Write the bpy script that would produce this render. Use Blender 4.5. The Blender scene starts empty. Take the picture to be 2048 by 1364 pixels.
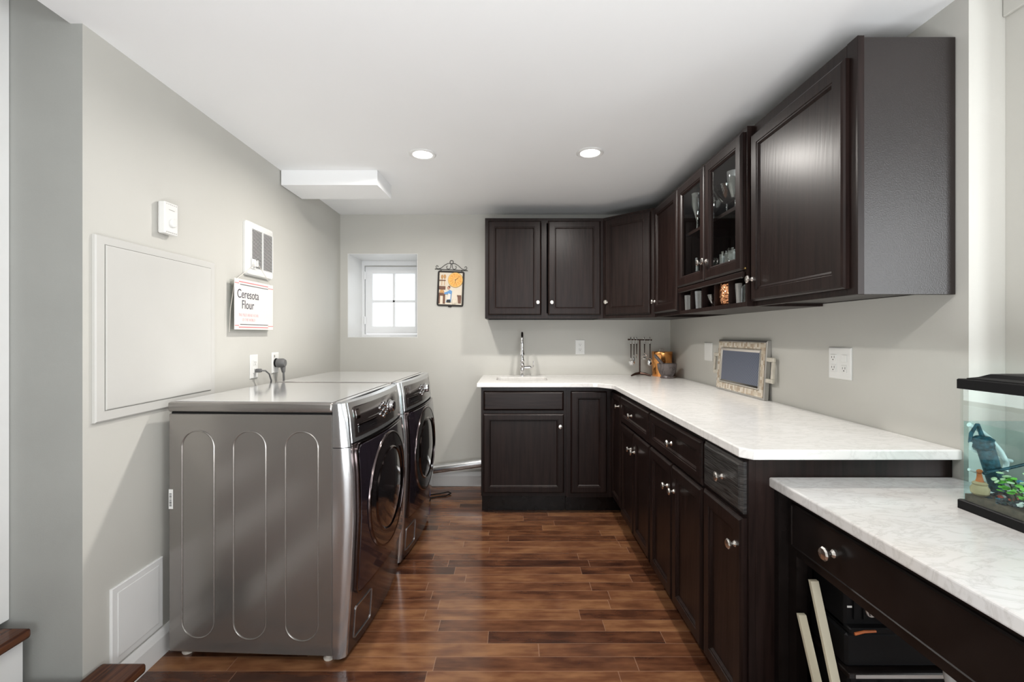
import bpy, bmesh, math, random
from mathutils import Vector, Matrix
random.seed(7)
SC = bpy.context.scene
COL = SC.collection
PI = math.pi

# ------------------------------------------------------------------ camera, world, light, exposure
F_PX = 910.0
cam_d = bpy.data.cameras.new('camera')
cam_d.sensor_fit = 'HORIZONTAL'; cam_d.sensor_width = 36.0
cam_d.lens = 36.0 * F_PX / 2048.0
cam_d.shift_y = -14.0 / 2048.0
cam_d.clip_start = 0.02
cam = bpy.data.objects.new('camera', cam_d); COL.objects.link(cam)
cam.location = (0, 0, 1.25); cam.rotation_euler = (PI/2, 0, 0)
SC.camera = cam

world = bpy.data.worlds.new('daylight'); SC.world = world
world.use_nodes = True
wn = world.node_tree.nodes; wn['Background'].inputs[0].default_value = (0.93, 0.97, 1.0, 1)
wn['Background'].inputs[1].default_value = 2.3

def area(name, loc, rot, sx, sy, energy, color):
    d = bpy.data.lights.new(name, 'AREA'); d.shape = 'RECTANGLE'
    d.size = sx; d.size_y = sy; d.energy = energy; d.color = color
    o = bpy.data.objects.new(name, d); COL.objects.link(o)
    o.location = loc; o.rotation_euler = rot
    return o
# daylight through the windows of the room behind the camera
area('rear_window_daylight', (0.9, -3.93, 1.35), (PI/2, 0, 0), 2.6, 1.6, 42, (0.95, 0.98, 1.0))
area('side_window_daylight', (2.59, -0.78, 1.52), (PI/2, 0, PI/2), 1.35, 1.30, 50, (0.95, 0.98, 1.0))
# added uplight, unseen behind the camera, that brightens the ceiling
area('added_uplight', (0.1, -0.6, 0.55), (PI*0.95, 0, 0), 1.4, 1.0, 78, (0.96, 0.985, 1.0))

SC.view_settings.view_transform = 'Standard'
SC.view_settings.look = 'None'
SC.view_settings.gamma = 1.0
SC.view_settings.use_curve_mapping = False
SC.view_settings.exposure = -0.08
try:
    SC.cycles.use_denoising = True
    SC.cycles.max_bounces = 12; SC.cycles.transparent_max_bounces = 24
    SC.cycles.sample_clamp_indirect = 6.0
except Exception: pass

# ------------------------------------------------------------------ materials
def new_mat(name):
    m = bpy.data.materials.new(name); m.use_nodes = True
    nt = m.node_tree
    return m, nt, nt.nodes['Principled BSDF']
def N(nt, t, **kw):
    n = nt.nodes.new(t)
    for k, v in kw.items(): setattr(n, k, v)
    return n
def L(nt, a, b): nt.links.new(a, b)
def setp(b, color=None, rough=None, metal=None, coat=None, spec=None):
    if color is not None: b.inputs['Base Color'].default_value = (*color, 1)
    if rough is not None: b.inputs['Roughness'].default_value = rough
    if metal is not None: b.inputs['Metallic'].default_value = metal
    if coat is not None: b.inputs['Coat Weight'].default_value = coat; b.inputs['Coat Roughness'].default_value = 0.12
    if spec is not None: b.inputs['Specular IOR Level'].default_value = spec
def ramp(nt, stops):
    r = N(nt, 'ShaderNodeValToRGB'); e = r.color_ramp.elements
    while len(e) < len(stops): e.new(0.5)
    for i, (p, c) in enumerate(stops): e[i].position = p; e[i].color = (*c, 1)
    return r
def objcoord(nt, scale=(1, 1, 1)):
    tc = N(nt, 'ShaderNodeTexCoord'); mp = N(nt, 'ShaderNodeMapping')
    mp.inputs['Scale'].default_value = scale
    L(nt, tc.outputs['Object'], mp.inputs['Vector'])
    return mp.outputs['Vector']
def plain(name, color, rough=0.5, metal=0.0, coat=None, spec=None, vary=0.05, vscale=6.0, bump=0.0, bscale=120.0):
    m, nt, b = new_mat(name); setp(b, color, rough, metal, coat, spec)
    v = objcoord(nt)
    n = N(nt, 'ShaderNodeTexNoise'); n.inputs['Scale'].default_value = vscale; n.inputs['Detail'].default_value = 4
    L(nt, v, n.inputs['Vector'])
    c0 = tuple(max(0, c*(1-vary)) for c in color); c1 = tuple(min(1, c*(1+vary)) for c in color)
    r = ramp(nt, [(0.3, c0), (0.7, c1)])
    L(nt, n.outputs['Fac'], r.inputs['Fac']); L(nt, r.outputs['Color'], b.inputs['Base Color'])
    if bump:
        n2 = N(nt, 'ShaderNodeTexNoise'); n2.inputs['Scale'].default_value = bscale
        L(nt, v, n2.inputs['Vector'])
        bp = N(nt, 'ShaderNodeBump'); bp.inputs['Strength'].default_value = bump; bp.inputs['Distance'].default_value = 0.002
        L(nt, n2.outputs['Fac'], bp.inputs['Height']); L(nt, bp.outputs['Normal'], b.inputs['Normal'])
    return m
def wood_dark(name, axis='z', base=(0.0070, 0.0038, 0.0033), hi=(0.0165, 0.0092, 0.0078), rough=0.34):
    m, nt, b = new_mat(name); setp(b, base, rough, 0, spec=0.20)
    sc = {'z': (42, 42, 2.2), 'y': (42, 2.2, 42), 'x': (2.2, 42, 42)}[axis]
    v = objcoord(nt, sc)
    n = N(nt, 'ShaderNodeTexNoise'); n.inputs['Scale'].default_value = 1.6; n.inputs['Detail'].default_value = 6; n.inputs['Distortion'].default_value = 0.6
    L(nt, v, n.inputs['Vector'])
    r = ramp(nt, [(0.32, base), (0.62, hi)])
    L(nt, n.outputs['Fac'], r.inputs['Fac']); L(nt, r.outputs['Color'], b.inputs['Base Color'])
    sc2 = {'z': (9, 9, 1.0), 'y': (9, 1.0, 9), 'x': (1.0, 9, 9)}[axis]
    w = N(nt, 'ShaderNodeTexWave'); w.inputs['Scale'].default_value = 3.0; w.inputs['Distortion'].default_value = 7.0; w.inputs['Detail'].default_value = 2.5
    w.bands_direction = 'DIAGONAL'
    L(nt, objcoord(nt, sc2), w.inputs['Vector'])
    mx = N(nt, 'ShaderNodeMath', operation='ADD'); L(nt, n.outputs['Fac'], mx.inputs[0])
    ml = N(nt, 'ShaderNodeMath', operation='MULTIPLY'); ml.inputs[1].default_value = 0.6
    L(nt, w.outputs['Fac'], ml.inputs[0]); L(nt, ml.outputs[0], mx.inputs[1])
    bp = N(nt, 'ShaderNodeBump'); bp.inputs['Strength'].default_value = 0.12; bp.inputs['Distance'].default_value = 0.0008
    L(nt, mx.outputs[0], bp.inputs['Height']); L(nt, bp.outputs['Normal'], b.inputs['Normal'])
    return m
def marble(name, base=(0.76, 0.75, 0.73), vein=(0.665, 0.655, 0.635), rough=0.2, warm=None):
    m, nt, b = new_mat(name); setp(b, base, rough, 0, spec=0.5)
    v = objcoord(nt, (1.0, 2.0, 1.0))
    n = N(nt, 'ShaderNodeTexNoise'); n.inputs['Scale'].default_value = 11; n.inputs['Detail'].default_value = 9; n.inputs['Roughness'].default_value = 0.62; n.inputs['Distortion'].default_value = 0.6
    L(nt, v, n.inputs['Vector'])
    d = N(nt, 'ShaderNodeMath', operation='SUBTRACT'); d.inputs[1].default_value = 0.5; L(nt, n.outputs['Fac'], d.inputs[0])
    a = N(nt, 'ShaderNodeMath', operation='ABSOLUTE'); L(nt, d.outputs[0], a.inputs[0])
    r = ramp(nt, [(0.0, vein), (0.015, tuple((x+y)/2 for x, y in zip(base, vein))), (0.06, base)])
    L(nt, a.outputs[0], r.inputs['Fac'])
    n2 = N(nt, 'ShaderNodeTexNoise'); n2.inputs['Scale'].default_value = 2.2; n2.inputs['Detail'].default_value = 3
    L(nt, v, n2.inputs['Vector'])
    r2 = ramp(nt, [(0.40, (1, 1, 1)), (0.80, warm or (0.975, 0.97, 0.965))]); L(nt, n2.outputs['Fac'], r2.inputs['Fac'])
    mx = N(nt, 'ShaderNodeMixRGB', blend_type='MULTIPLY'); mx.inputs[0].default_value = 1
    L(nt, r.outputs['Color'], mx.inputs[1]); L(nt, r2.outputs['Color'], mx.inputs[2])
    L(nt, mx.outputs[0], b.inputs['Base Color'])
    return m
def floor_mat():
    m, nt, b = new_mat('plank_floor'); setp(b, (0.1, 0.05, 0.03), 0.22, 0, coat=0.15)
    tc = N(nt, 'ShaderNodeTexCoord'); sp = N(nt, 'ShaderNodeSeparateXYZ'); L(nt, tc.outputs['Object'], sp.inputs[0])
    def M(op, a, bb=None):
        n = N(nt, 'ShaderNodeMath', operation=op)
        for i, q in enumerate((a, bb)):
            if q is None: continue
            if isinstance(q, (int, float)): n.inputs[i].default_value = q
            else: L(nt, q, n.inputs[i])
        return n.outputs[0]
    W, LEN = 0.0755, 0.62
    yy = M('DIVIDE', sp.outputs['Y'], W); row = M('FLOOR', yy); fy = M('FRACT', yy)
    wn1 = N(nt, 'ShaderNodeTexWhiteNoise', noise_dimensions='1D'); L(nt, row, wn1.inputs['W'])
    ln = M('ADD', M('MULTIPLY', wn1.outputs['Value'], 0.35), LEN)
    xx = M('ADD', M('DIVIDE', sp.outputs['X'], ln), M('MULTIPLY', wn1.outputs['Value'], 17.3)); ix = M('FLOOR', xx); fx = M('FRACT', xx)
    cb = N(nt, 'ShaderNodeCombineXYZ'); L(nt, row, cb.inputs[0]); L(nt, ix, cb.inputs[1])
    wn2 = N(nt, 'ShaderNodeTexWhiteNoise', noise_dimensions='3D'); L(nt, cb.outputs[0], wn2.inputs['Vector'])
    # grain, shifted per plank
    cb2 = N(nt, 'ShaderNodeCombineXYZ')
    L(nt, M('ADD', M('MULTIPLY', sp.outputs['X'], 3.0), M('MULTIPLY', wn2.outputs['Value'], 50)), cb2.inputs[0])
    L(nt, M('MULTIPLY', sp.outputs['Y'], 34.0), cb2.inputs[1]); L(nt, M('MULTIPLY', wn2.outputs['Value'], 31), cb2.inputs[2])
    g = N(nt, 'ShaderNodeTexNoise'); g.inputs['Scale'].default_value = 1.0; g.inputs['Detail'].default_value = 6; g.inputs['Distortion'].default_value = 1.0
    L(nt, cb2.outputs[0], g.inputs['Vector'])
    cb3 = N(nt, 'ShaderNodeCombineXYZ')
    L(nt, M('ADD', M('MULTIPLY', sp.outputs['X'], 5.0), M('MULTIPLY', wn2.outputs['Value'], 90)), cb3.inputs[0]); L(nt, M('MULTIPLY', sp.outputs['Y'], 14.0), cb3.inputs[1])
    g2 = N(nt, 'ShaderNodeTexNoise'); g2.inputs['Scale'].default_value = 1.3; g2.inputs['Detail'].default_value = 4
    L(nt, cb3.outputs[0], g2.inputs['Vector'])
    t = M('SUBTRACT', M('ADD', M('ADD', M('MULTIPLY', wn2.outputs['Value'], 0.42), M('MULTIPLY', g.outputs['Fac'], 0.42)), M('MULTIPLY', g2.outputs['Fac'], 0.85)), 0.17)
    r = ramp(nt, [(0.26, (0.020, 0.008, 0.006)), (0.46, (0.062, 0.023, 0.012)), (0.68, (0.130, 0.053, 0.025)), (0.92, (0.23, 0.11, 0.05))])
    L(nt, M('MULTIPLY', t, 0.92), r.inputs['Fac'])
    # seams
    ey = M('MINIMUM', fy, M('SUBTRACT', 1.0, fy)); ex = M('MULTIPLY', M('MINIMUM', fx, M('SUBTRACT', 1.0, fx)), 8.0)
    e = M('MINIMUM', ey, ex)
    s = M('LESS_THAN', e, 0.018)
    mx = N(nt, 'ShaderNodeMixRGB'); L(nt, M('MULTIPLY', s, 0.38), mx.inputs[0]); L(nt, r.outputs['Color'], mx.inputs[1]); mx.inputs[2].default_value = (0.34, 0.21, 0.14, 1)
    L(nt, mx.outputs[0], b.inputs['Base Color'])
    bp = N(nt, 'ShaderNodeBump'); bp.inputs['Strength'].default_value = 0.12; bp.inputs['Distance'].default_value = 0.002
    L(nt, M('ADD', g.outputs['Fac'], M('MULTIPLY', s, -1.5)), bp.inputs['Height']); L(nt, bp.outputs['Normal'], b.inputs['Normal'])
    rr = M('ADD', M('MULTIPLY', g2.outputs['Fac'], 0.12), 0.12); L(nt, rr, b.inputs['Roughness'])
    return m
def glassy(name, tint=(0.97, 0.99, 0.985), gloss=0.9, base=0.04, blend=0.45, rough=0.02):
    m = bpy.data.materials.new(name); m.use_nodes = True; nt = m.node_tree
    nt.nodes.remove(nt.nodes['Principled BSDF'])
    out = nt.nodes['Material Output']
    tr = N(nt, 'ShaderNodeBsdfTransparent'); tr.inputs[0].default_value = (*tint, 1)
    gl = N(nt, 'ShaderNodeBsdfGlossy'); gl.inputs['Roughness'].default_value = rough; gl.inputs[0].default_value = (gloss, gloss, gloss, 1)
    lw = N(nt, 'ShaderNodeFresnel'); lw.inputs[0].default_value = 1.0 + blend
    ad = N(nt, 'ShaderNodeMath', operation='MULTIPLY_ADD'); ad.inputs[1].default_value = 1.0; ad.inputs[2].default_value = base; ad.use_clamp = True
    L(nt, lw.outputs[0], ad.inputs[0])
    geo = N(nt, 'ShaderNodeNewGeometry'); inv = N(nt, 'ShaderNodeMath', operation='SUBTRACT'); inv.inputs[0].default_value = 1.0
    L(nt, geo.outputs['Backfacing'], inv.inputs[1])
    fm = N(nt, 'ShaderNodeMath', operation='MULTIPLY'); L(nt, ad.outputs[0], fm.inputs[0]); L(nt, inv.outputs[0], fm.inputs[1])
    mx = N(nt, 'ShaderNodeMixShader'); L(nt, fm.outputs[0], mx.inputs[0]); L(nt, tr.outputs[0], mx.inputs[1]); L(nt, gl.outputs[0], mx.inputs[2])
    L(nt, mx.outputs[0], out.inputs[0])
    return m
def emis(name, color, strength):
    m, nt, b = new_mat(name); setp(b, color, 0.5)
    b.inputs['Emission Color'].default_value = (*color, 1); b.inputs['Emission Strength'].default_value = strength
    return m
def brushed(name, color, rough, axis=2, metal=1.0):
    m, nt, b = new_mat(name); setp(b, color, rough, metal)
    s = [160, 160, 160]; s[axis] = 2
    n = N(nt, 'ShaderNodeTexNoise'); n.inputs['Scale'].default_value = 1.0; n.inputs['Detail'].default_value = 3
    L(nt, objcoord(nt, s), n.inputs['Vector'])
    mr = N(nt, 'ShaderNodeMapRange'); mr.inputs['To Min'].default_value = rough*0.85; mr.inputs['To Max'].default_value = rough*1.2
    L(nt, n.outputs['Fac'], mr.inputs['Value']); L(nt, mr.outputs[0], b.inputs['Roughness'])
    return m

M = {}
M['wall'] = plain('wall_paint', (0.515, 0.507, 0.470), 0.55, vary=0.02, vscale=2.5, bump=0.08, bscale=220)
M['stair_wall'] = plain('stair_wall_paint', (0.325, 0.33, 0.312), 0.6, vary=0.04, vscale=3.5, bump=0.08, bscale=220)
M['ceiling'] = plain('ceiling_paint', (0.86, 0.87, 0.875), 0.7, vary=0.01, vscale=2, bump=0.05, bscale=160)
M['trim'] = plain('white_trim_paint', (0.74, 0.74, 0.73), 0.35, vary=0.02)
M['panel_paint'] = plain('painted_panel', (0.52, 0.515, 0.49), 0.42, vary=0.015)
M['floor'] = floor_mat()
M['wood'] = wood_dark('espresso_oak', 'z')
M['wood_y'] = wood_dark('espresso_oak_along', 'y')
M['wood_x'] = wood_dark('espresso_oak_across', 'x')
M['wood_in'] = plain('cabinet_inside', (0.030, 0.021, 0.018), 0.5, vary=0.1)
M['black_paint'] = plain('black_brown_paint', (0.0085, 0.0065, 0.006), 0.24, vary=0.25, vscale=14, spec=0.25)
M['marble'] = marble('white_marble')
M['marble_desk'] = marble('grey_white_marble', (0.57, 0.565, 0.56), (0.48, 0.47, 0.46), 0.18, warm=(0.96, 0.91, 0.85))
M['nickel'] = plain('satin_nickel', (0.75, 0.72, 0.68), 0.25, 1.0, vary=0.03)
M['chrome'] = plain('chrome', (0.75, 0.75, 0.76), 0.07, 1.0, vary=0.01)
M['white_plastic'] = plain('white_plastic', (0.72, 0.72, 0.70), 0.35, vary=0.01)
M['slot'] = plain('dark_slot', (0.02, 0.02, 0.02), 0.6)
M['grey_plastic'] = plain('grey_plastic', (0.12, 0.12, 0.12), 0.45)
M['black_plastic'] = plain('black_plastic', (0.006, 0.006, 0.0065), 0.45, spec=0.15)
M['washer'] = plain('graphite_steel', (0.29, 0.272, 0.255), 0.24, 0.75, vary=0.02, vscale=3, coat=0.2)
M['washer_top'] = plain('lid_reflection_tone', (0.84, 0.84, 0.85), 0.12, 0.75, vary=0.01, coat=0.5)  # graphite lid and cap tops; white reflections put into a paler colour
M['washer_trim'] = plain('silver_trim', (0.55, 0.56, 0.57), 0.22, 0.9, vary=0.02)
M['washer_front'] = plain('dark_metal_front', (0.13, 0.105, 0.10), 0.16, 0.85, vary=0.04)
M['door_gloss'] = plain('violet_black_gloss', (0.018, 0.014, 0.020), 0.05, 0.3, coat=0.6, vary=0.05)
M['dark_chrome'] = plain('dark_chrome', (0.13, 0.105, 0.105), 0.14, 1.0, vary=0.02)
M['console'] = plain('console_gloss', (0.05, 0.04, 0.038), 0.08, 0.6, coat=0.6)
M['dark_glass'] = plain('smoked_door_glass', (0.012, 0.011, 0.012), 0.03, 0.2, coat=1.0)
M['galv'] = plain('galvanised_steel', (0.62, 0.63, 0.64), 0.25, 1.0, vary=0.12, vscale=18)
M['iron'] = plain('wrought_iron', (0.025, 0.022, 0.02), 0.45, 0.5)
M['bronze'] = plain('dark_bronze', (0.055, 0.028, 0.02), 0.35, 0.7)
M['handle_wood'] = plain('dark_handle', (0.030, 0.016, 0.010), 0.4)
M['copper'] = plain('polished_copper', (0.90, 0.42, 0.14), 0.20, 1.0, vary=0.08)
M['stone'] = marble('grey_stone', (0.125, 0.105, 0.102), (0.05, 0.04, 0.04), 0.35)
M['glass'] = glassy('clear_glass', base=0.0, blend=0.35)
M['pane'] = glassy('window_pane', (0.98, 0.99, 0.99), 0.8, 0.0, 0.3)
M['crystal'] = glassy('cut_glass', (0.90, 0.92, 0.92), 1.0, 0.22, 0.6, 0.05)
M['tank_glass'] = glassy('aquarium_glass', (0.972, 0.992, 0.986), 0.9, 0.0, 0.40)
M['water'] = glassy('aquarium_water', (0.84, 0.965, 0.965), 0.6, 0.0, 0.20)
M['lens'] = emis('lamp_lens', (1.0, 0.97, 0.92), 14.0)
M['cream'] = plain('cream_enamel', (0.72, 0.64, 0.52), 0.5)
M['orange'] = plain('orange_slice', (0.85, 0.36, 0.05), 0.45, vary=0.3, vscale=60)
M['orange_rind'] = plain('orange_rind', (0.85, 0.52, 0.16), 0.45)
M['brown'] = plain('brown_enamel', (0.16, 0.07, 0.04), 0.5, vary=0.2)
M['tan'] = plain('tan_enamel', (0.55, 0.29, 0.10), 0.5)
M['blue'] = plain('blue_enamel', (0.12, 0.30, 0.58), 0.5)
M['skin'] = plain('skin_enamel', (0.62, 0.33, 0.23), 0.5)
M['offwhite'] = plain('off_white', (0.75, 0.70, 0.63), 0.5)
M['sign'] = plain('sign_card', (0.70, 0.665, 0.63), 0.35, vary=0.01)
M['sign_ink'] = plain('sign_ink', (0.06, 0.06, 0.08), 0.5)
M['sign_red'] = plain('sign_red', (0.66, 0.13, 0.15), 0.5)
M['sign_pink'] = plain('sign_pink', (0.78, 0.42, 0.44), 0.5)
M['clear_sleeve'] = glassy('clear_sleeve', (0.90, 0.91, 0.90), 0.8, 0.04, 0.3, 0.1)
M['string'] = plain('pale_string', (0.62, 0.58, 0.52), 0.7)
M['tread'] = wood_dark('stair_tread', 'y', (0.035, 0.012, 0.007), (0.10, 0.038, 0.018), 0.22)
M['pearl'] = plain('pearl_tile', (0.62, 0.53, 0.42), 0.25, 0.1, vary=0.12, vscale=40, coat=0.4)
M['pearl_b'] = plain('pearl_tile_pale', (0.60, 0.56, 0.48), 0.22, 0.1, vary=0.12, vscale=40, coat=0.4)
M['pewter'] = plain('pewter', (0.50, 0.49, 0.47), 0.32, 0.9, vary=0.06)
M['silver'] = plain('silver_liner', (0.75, 0.71, 0.66), 0.15, 1.0)
M['teal'] = plain('teal_plastic', (0.012, 0.06, 0.085), 0.5, vary=0.7, vscale=90, bump=0.6, bscale=400)
M['silt'] = plain('brown_silt', (0.10, 0.065, 0.045), 0.7, vary=0.4, vscale=90)
M['tube_white'] = plain('milky_tube', (0.70, 0.76, 0.76), 0.3)
M['leaf'] = plain('bright_leaf', (0.16, 0.50, 0.06), 0.45, vary=0.3, vscale=30)
M['leaf_pale'] = plain('pale_leaf', (0.55, 0.68, 0.42), 0.45)
M['stem'] = plain('dark_stem', (0.03, 0.05, 0.02), 0.6)
M['pebble_dark'] = plain('dark_pebble', (0.02, 0.03, 0.04), 0.4)
M['pebble_white'] = plain('white_pebble', (0.65, 0.65, 0.62), 0.4)
M['pebble_red'] = plain('red_pebble', (0.60, 0.10, 0.06), 0.4)
M['pebble_blue'] = plain('blue_pebble', (0.08, 0.25, 0.38), 0.4)
M['rust'] = plain('rusty_orange', (0.48, 0.13, 0.035), 0.6, vary=0.3, vscale=25)
M['sand'] = plain('sandy_ceramic', (0.42, 0.30, 0.17), 0.6, vary=0.2, vscale=25)
M['yellowed'] = plain('yellowed_white', (0.48, 0.44, 0.33), 0.5, vary=0.06)
M['clip_blue'] = plain('blue_plastic', (0.05, 0.13, 0.42), 0.4)
M['sash'] = plain('sash_paint', (0.80, 0.81, 0.82), 0.4, vary=0.01)
M['hose'] = plain('grey_hose', (0.30, 0.29, 0.28), 0.5)
M['satin'] = plain('espresso_side_panel', (0.012, 0.0080, 0.0070), 0.33, spec=0.5, vary=0.1, bump=0.25, bscale=260)
M['gap'] = plain('shadow_gap_paint', (0.22, 0.22, 0.20), 0.6)
M['brass'] = plain('brass', (0.80, 0.58, 0.22), 0.25, 1.0)
def tray_weave():
    m, nt, b = new_mat('woven_blue_tray'); setp(b, (0.2, 0.23, 0.3), 0.3, 0.4)
    c = N(nt, 'ShaderNodeTexChecker'); c.inputs['Scale'].default_value = 120
    c.inputs[1].default_value = (0.10, 0.12, 0.19, 1); c.inputs[2].default_value = (0.19, 0.21, 0.27, 1)
    L(nt, objcoord(nt), c.inputs['Vector']); L(nt, c.outputs['Color'], b.inputs['Base Color'])
    return m
M['weave'] = tray_weave()
def pearl_tiles():
    m, nt, b = new_mat('pearl_tiles'); setp(b, (0.7, 0.6, 0.5), 0.22, 0.1, coat=0.4)
    tc = N(nt, 'ShaderNodeTexCoord'); sn = N(nt, 'ShaderNodeVectorMath', operation='SNAP'); sn.inputs[1].default_value = (1.0, 0.0165, 0.0165)
    L(nt, tc.outputs['Object'], sn.inputs[0])
    w = N(nt, 'ShaderNodeTexWhiteNoise', noise_dimensions='3D'); L(nt, sn.outputs[0], w.inputs['Vector'])
    r = ramp(nt, [(0.1, (0.40, 0.31, 0.22)), (0.45, (0.55, 0.47, 0.36)), (0.9, (0.68, 0.62, 0.53))]); L(nt, w.outputs['Value'], r.inputs['Fac']); L(nt, r.outputs['Color'], b.inputs['Base Color'])
    return m
M['tiles'] = pearl_tiles()
def hammered():
    m, nt, b = new_mat('hammered_copper'); setp(b, (0.85, 0.40, 0.20), 0.2, 1.0)
    v = N(nt, 'ShaderNodeTexVoronoi'); v.inputs['Scale'].default_value = 90; L(nt, objcoord(nt), v.inputs['Vector'])
    bp = N(nt, 'ShaderNodeBump'); bp.inputs['Strength'].default_value = 0.8; bp.inputs['Distance'].default_value = 0.004
    L(nt, v.outputs['Distance'], bp.inputs['Height']); L(nt, bp.outputs['Normal'], b.inputs['Normal'])
    return m
M['hammered'] = hammered()

# ------------------------------------------------------------------ mesh helpers
W = {}                                        # world matrices of what has been built
I4 = Matrix.Identity(4)
def frame(o, u, n, v=(0, 0, 1)):
    m = Matrix.Identity(4)
    for i, a in enumerate((u, n, v)):
        for j in range(3): m[j][i] = a[j]
    for j in range(3): m[j][3] = o[j]
    return m
class MB:
    def __init__(s): s.bm = bmesh.new(); s.mi = 0
    def _f(s, vs):
        try:
            f = s.bm.faces.new(vs); f.material_index = s.mi; return f
        except ValueError: return None
    def box(s, x0, x1, y0, y1, z0, z1, bev=0.0, seg=1):
        x0, x1 = sorted((x0, x1)); y0, y1 = sorted((y0, y1)); z0, z1 = sorted((z0, z1))
        v = [s.bm.verts.new(p) for p in ((x0,y0,z0),(x1,y0,z0),(x1,y1,z0),(x0,y1,z0),(x0,y0,z1),(x1,y0,z1),(x1,y1,z1),(x0,y1,z1))]
        fs = [s._f([v[i] for i in q]) for q in ((3,2,1,0),(4,5,6,7),(0,1,5,4),(1,2,6,5),(2,3,7,6),(3,0,4,7))]
        if bev > 0:
            es = list({e for f in fs for e in f.edges})
            r = bmesh.ops.bevel(s.bm, geom=es, offset=min(bev, 0.45*min(x1-x0, y1-y0, z1-z0)), segments=seg, affect='EDGES', profile=0.5)
            for f in r['faces']: f.material_index = s.mi
        return s
    def loops(s, rings, close=True, cap0=True, cap1=True):
        R = [[s.bm.verts.new(p) for p in r] for r in rings]
        n = len(R[0])
        for a, b in zip(R, R[1:]):
            for i in range(n if close else n-1):
                s._f([a[i], a[(i+1) % n], b[(i+1) % n], b[i]])
        if cap0: s._f(R[0][::-1])
        if cap1: s._f(R[-1])
        return s
    def lathe(s, prof, c=(0, 0, 0), seg=24, axis='z', cap=True, ph=0.0):
        rings = []
        for r, h in prof:
            ring = []
            for i in range(seg):
                a = 2*PI*i/seg + ph
                p = (r*math.cos(a), r*math.sin(a), h)
                if axis == 'x': p = (p[2], p[0], p[1])
                if axis == 'y': p = (p[0], p[2], p[1])
                ring.append((c[0]+p[0], c[1]+p[1], c[2]+p[2]))
            rings.append(ring)
        return s.loops(rings, True, cap, cap)
    def tube(s, pts, r, seg=10, cap=True):
        pts = [Vector(p) for p in pts]; rs = r if isinstance(r, (list, tuple)) else [r]*len(pts)
        rings = []; up = None
        for i, p in enumerate(pts):
            t = (pts[min(i+1, len(pts)-1)] - pts[max(i-1, 0)]).normalized()
            if up is None:
                up = Vector((0, 0, 1)) if abs(t.z) < 0.9 else Vector((1, 0, 0))
            a = t.cross(up); 
            if a.length < 1e-6: a = t.orthogonal()
            a.normalize(); b = a.cross(t).normalized(); up = b
            rings.append([p + (a*math.cos(2*PI*k/seg) + b*math.sin(2*PI*k/seg))*rs[i] for k in range(seg)])
        return s.loops(rings, True, cap, cap)
    def prism(s, poly, z0, z1):
        return s.loops([[(x, y, z0) for x, y in poly], [(x, y, z1) for x, y in poly]])
    def rects(s, u0, u1, v0, v1, prof, n0=0.0, fill=True, back=True):
        """mitred rectangle moulding in (u, n, v) space; prof = [(inset, n)...]"""
        rings = [[(u0+i, n0+n, v0+i), (u1-i, n0+n, v0+i), (u1-i, n0+n, v1-i), (u0+i, n0+n, v1-i)] for i, n in prof]
        return s.loops(rings, True, back, fill)
    def ball(s, c, r, seg=12, sq=(1, 1, 1)):
        n0 = len(s.bm.verts)
        res = bmesh.ops.create_uvsphere(s.bm, u_segments=seg, v_segments=max(6, seg//2+2), radius=1.0)
        for v in res['verts']: v.co = Vector((c[0]+v.co.x*r*sq[0], c[1]+v.co.y*r*sq[1], c[2]+v.co.z*r*sq[2]))
        for f in {f for v in res['verts'] for f in v.link_faces}: f.material_index = s.mi
        return s
    def xf(s, m): s.bm.transform(m); return s
    def build(s, name, mat, parent=None, fr=I4, smooth=False, base=False, recalc=True, angle=35):
        bm = s.bm; bm.transform(fr)
        if recalc: bmesh.ops.recalc_face_normals(bm, faces=bm.faces[:])
        co = [v.co for v in bm.verts]
        lo = Vector([min(c[i] for c in co) for i in range(3)]); hi = Vector([max(c[i] for c in co) for i in range(3)])
        c = (lo+hi)/2
        if parent is None: c.z = lo.z
        pw = W[parent.name] if parent else I4
        rot = pw.to_3x3().to_4x4()
        wm = Matrix.Translation(c) @ rot               # keeps the parent's rotation
        bm.transform(wm.inverted())
        me = bpy.data.meshes.new(name); bm.to_mesh(me); bm.free()
        for m in (mat if isinstance(mat, (list, tuple)) else [mat]): me.materials.append(m)
        if smooth:
            me.polygons.foreach_set('use_smooth', [True]*len(me.polygons))
            try: me.set_sharp_from_angle(angle=math.radians(angle))
            except Exception: pass
        o = bpy.data.objects.new(name, me); COL.objects.link(o)
        if parent: o.parent = parent
        loc = pw.inverted() @ wm
        o.location = loc.to_translation(); o.rotation_euler = loc.to_euler()
        W[o.name] = wm
        return o
def tag(o, label=None, cat=None, group=None, kind=None):
    if label: o['label'] = label
    if cat: o['category'] = cat
    if group: o['group'] = group
    if kind: o['kind'] = kind
    return o
def thing(name, label, cat, loc, rz=0.0, group=None):
    o = bpy.data.objects.new(name, None); COL.objects.link(o)
    o.empty_display_size = 0.1
    o.location = loc; o.rotation_euler = (0, 0, rz)
    W[o.name] = Matrix.Translation(Vector(loc)) @ Matrix.Rotation(rz, 4, 'Z')
    return tag(o, label, cat, group)
def copy_thing(o, loc, label, rz=None, parent=None):
    c = o.copy(); COL.objects.link(c); c.parent = parent
    if parent is None:
        c.location = loc; c['label'] = label
        if rz is not None: c.rotation_euler = (0, 0, rz)
    for ch in o.children: copy_thing(ch, None, None, None, c)
    return c
def struct(name, mb, mat, parent=None, **k):
    o = mb.build(name, mat, parent, **k)
    if parent is None: o['kind'] = 'structure'
    return o
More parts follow.
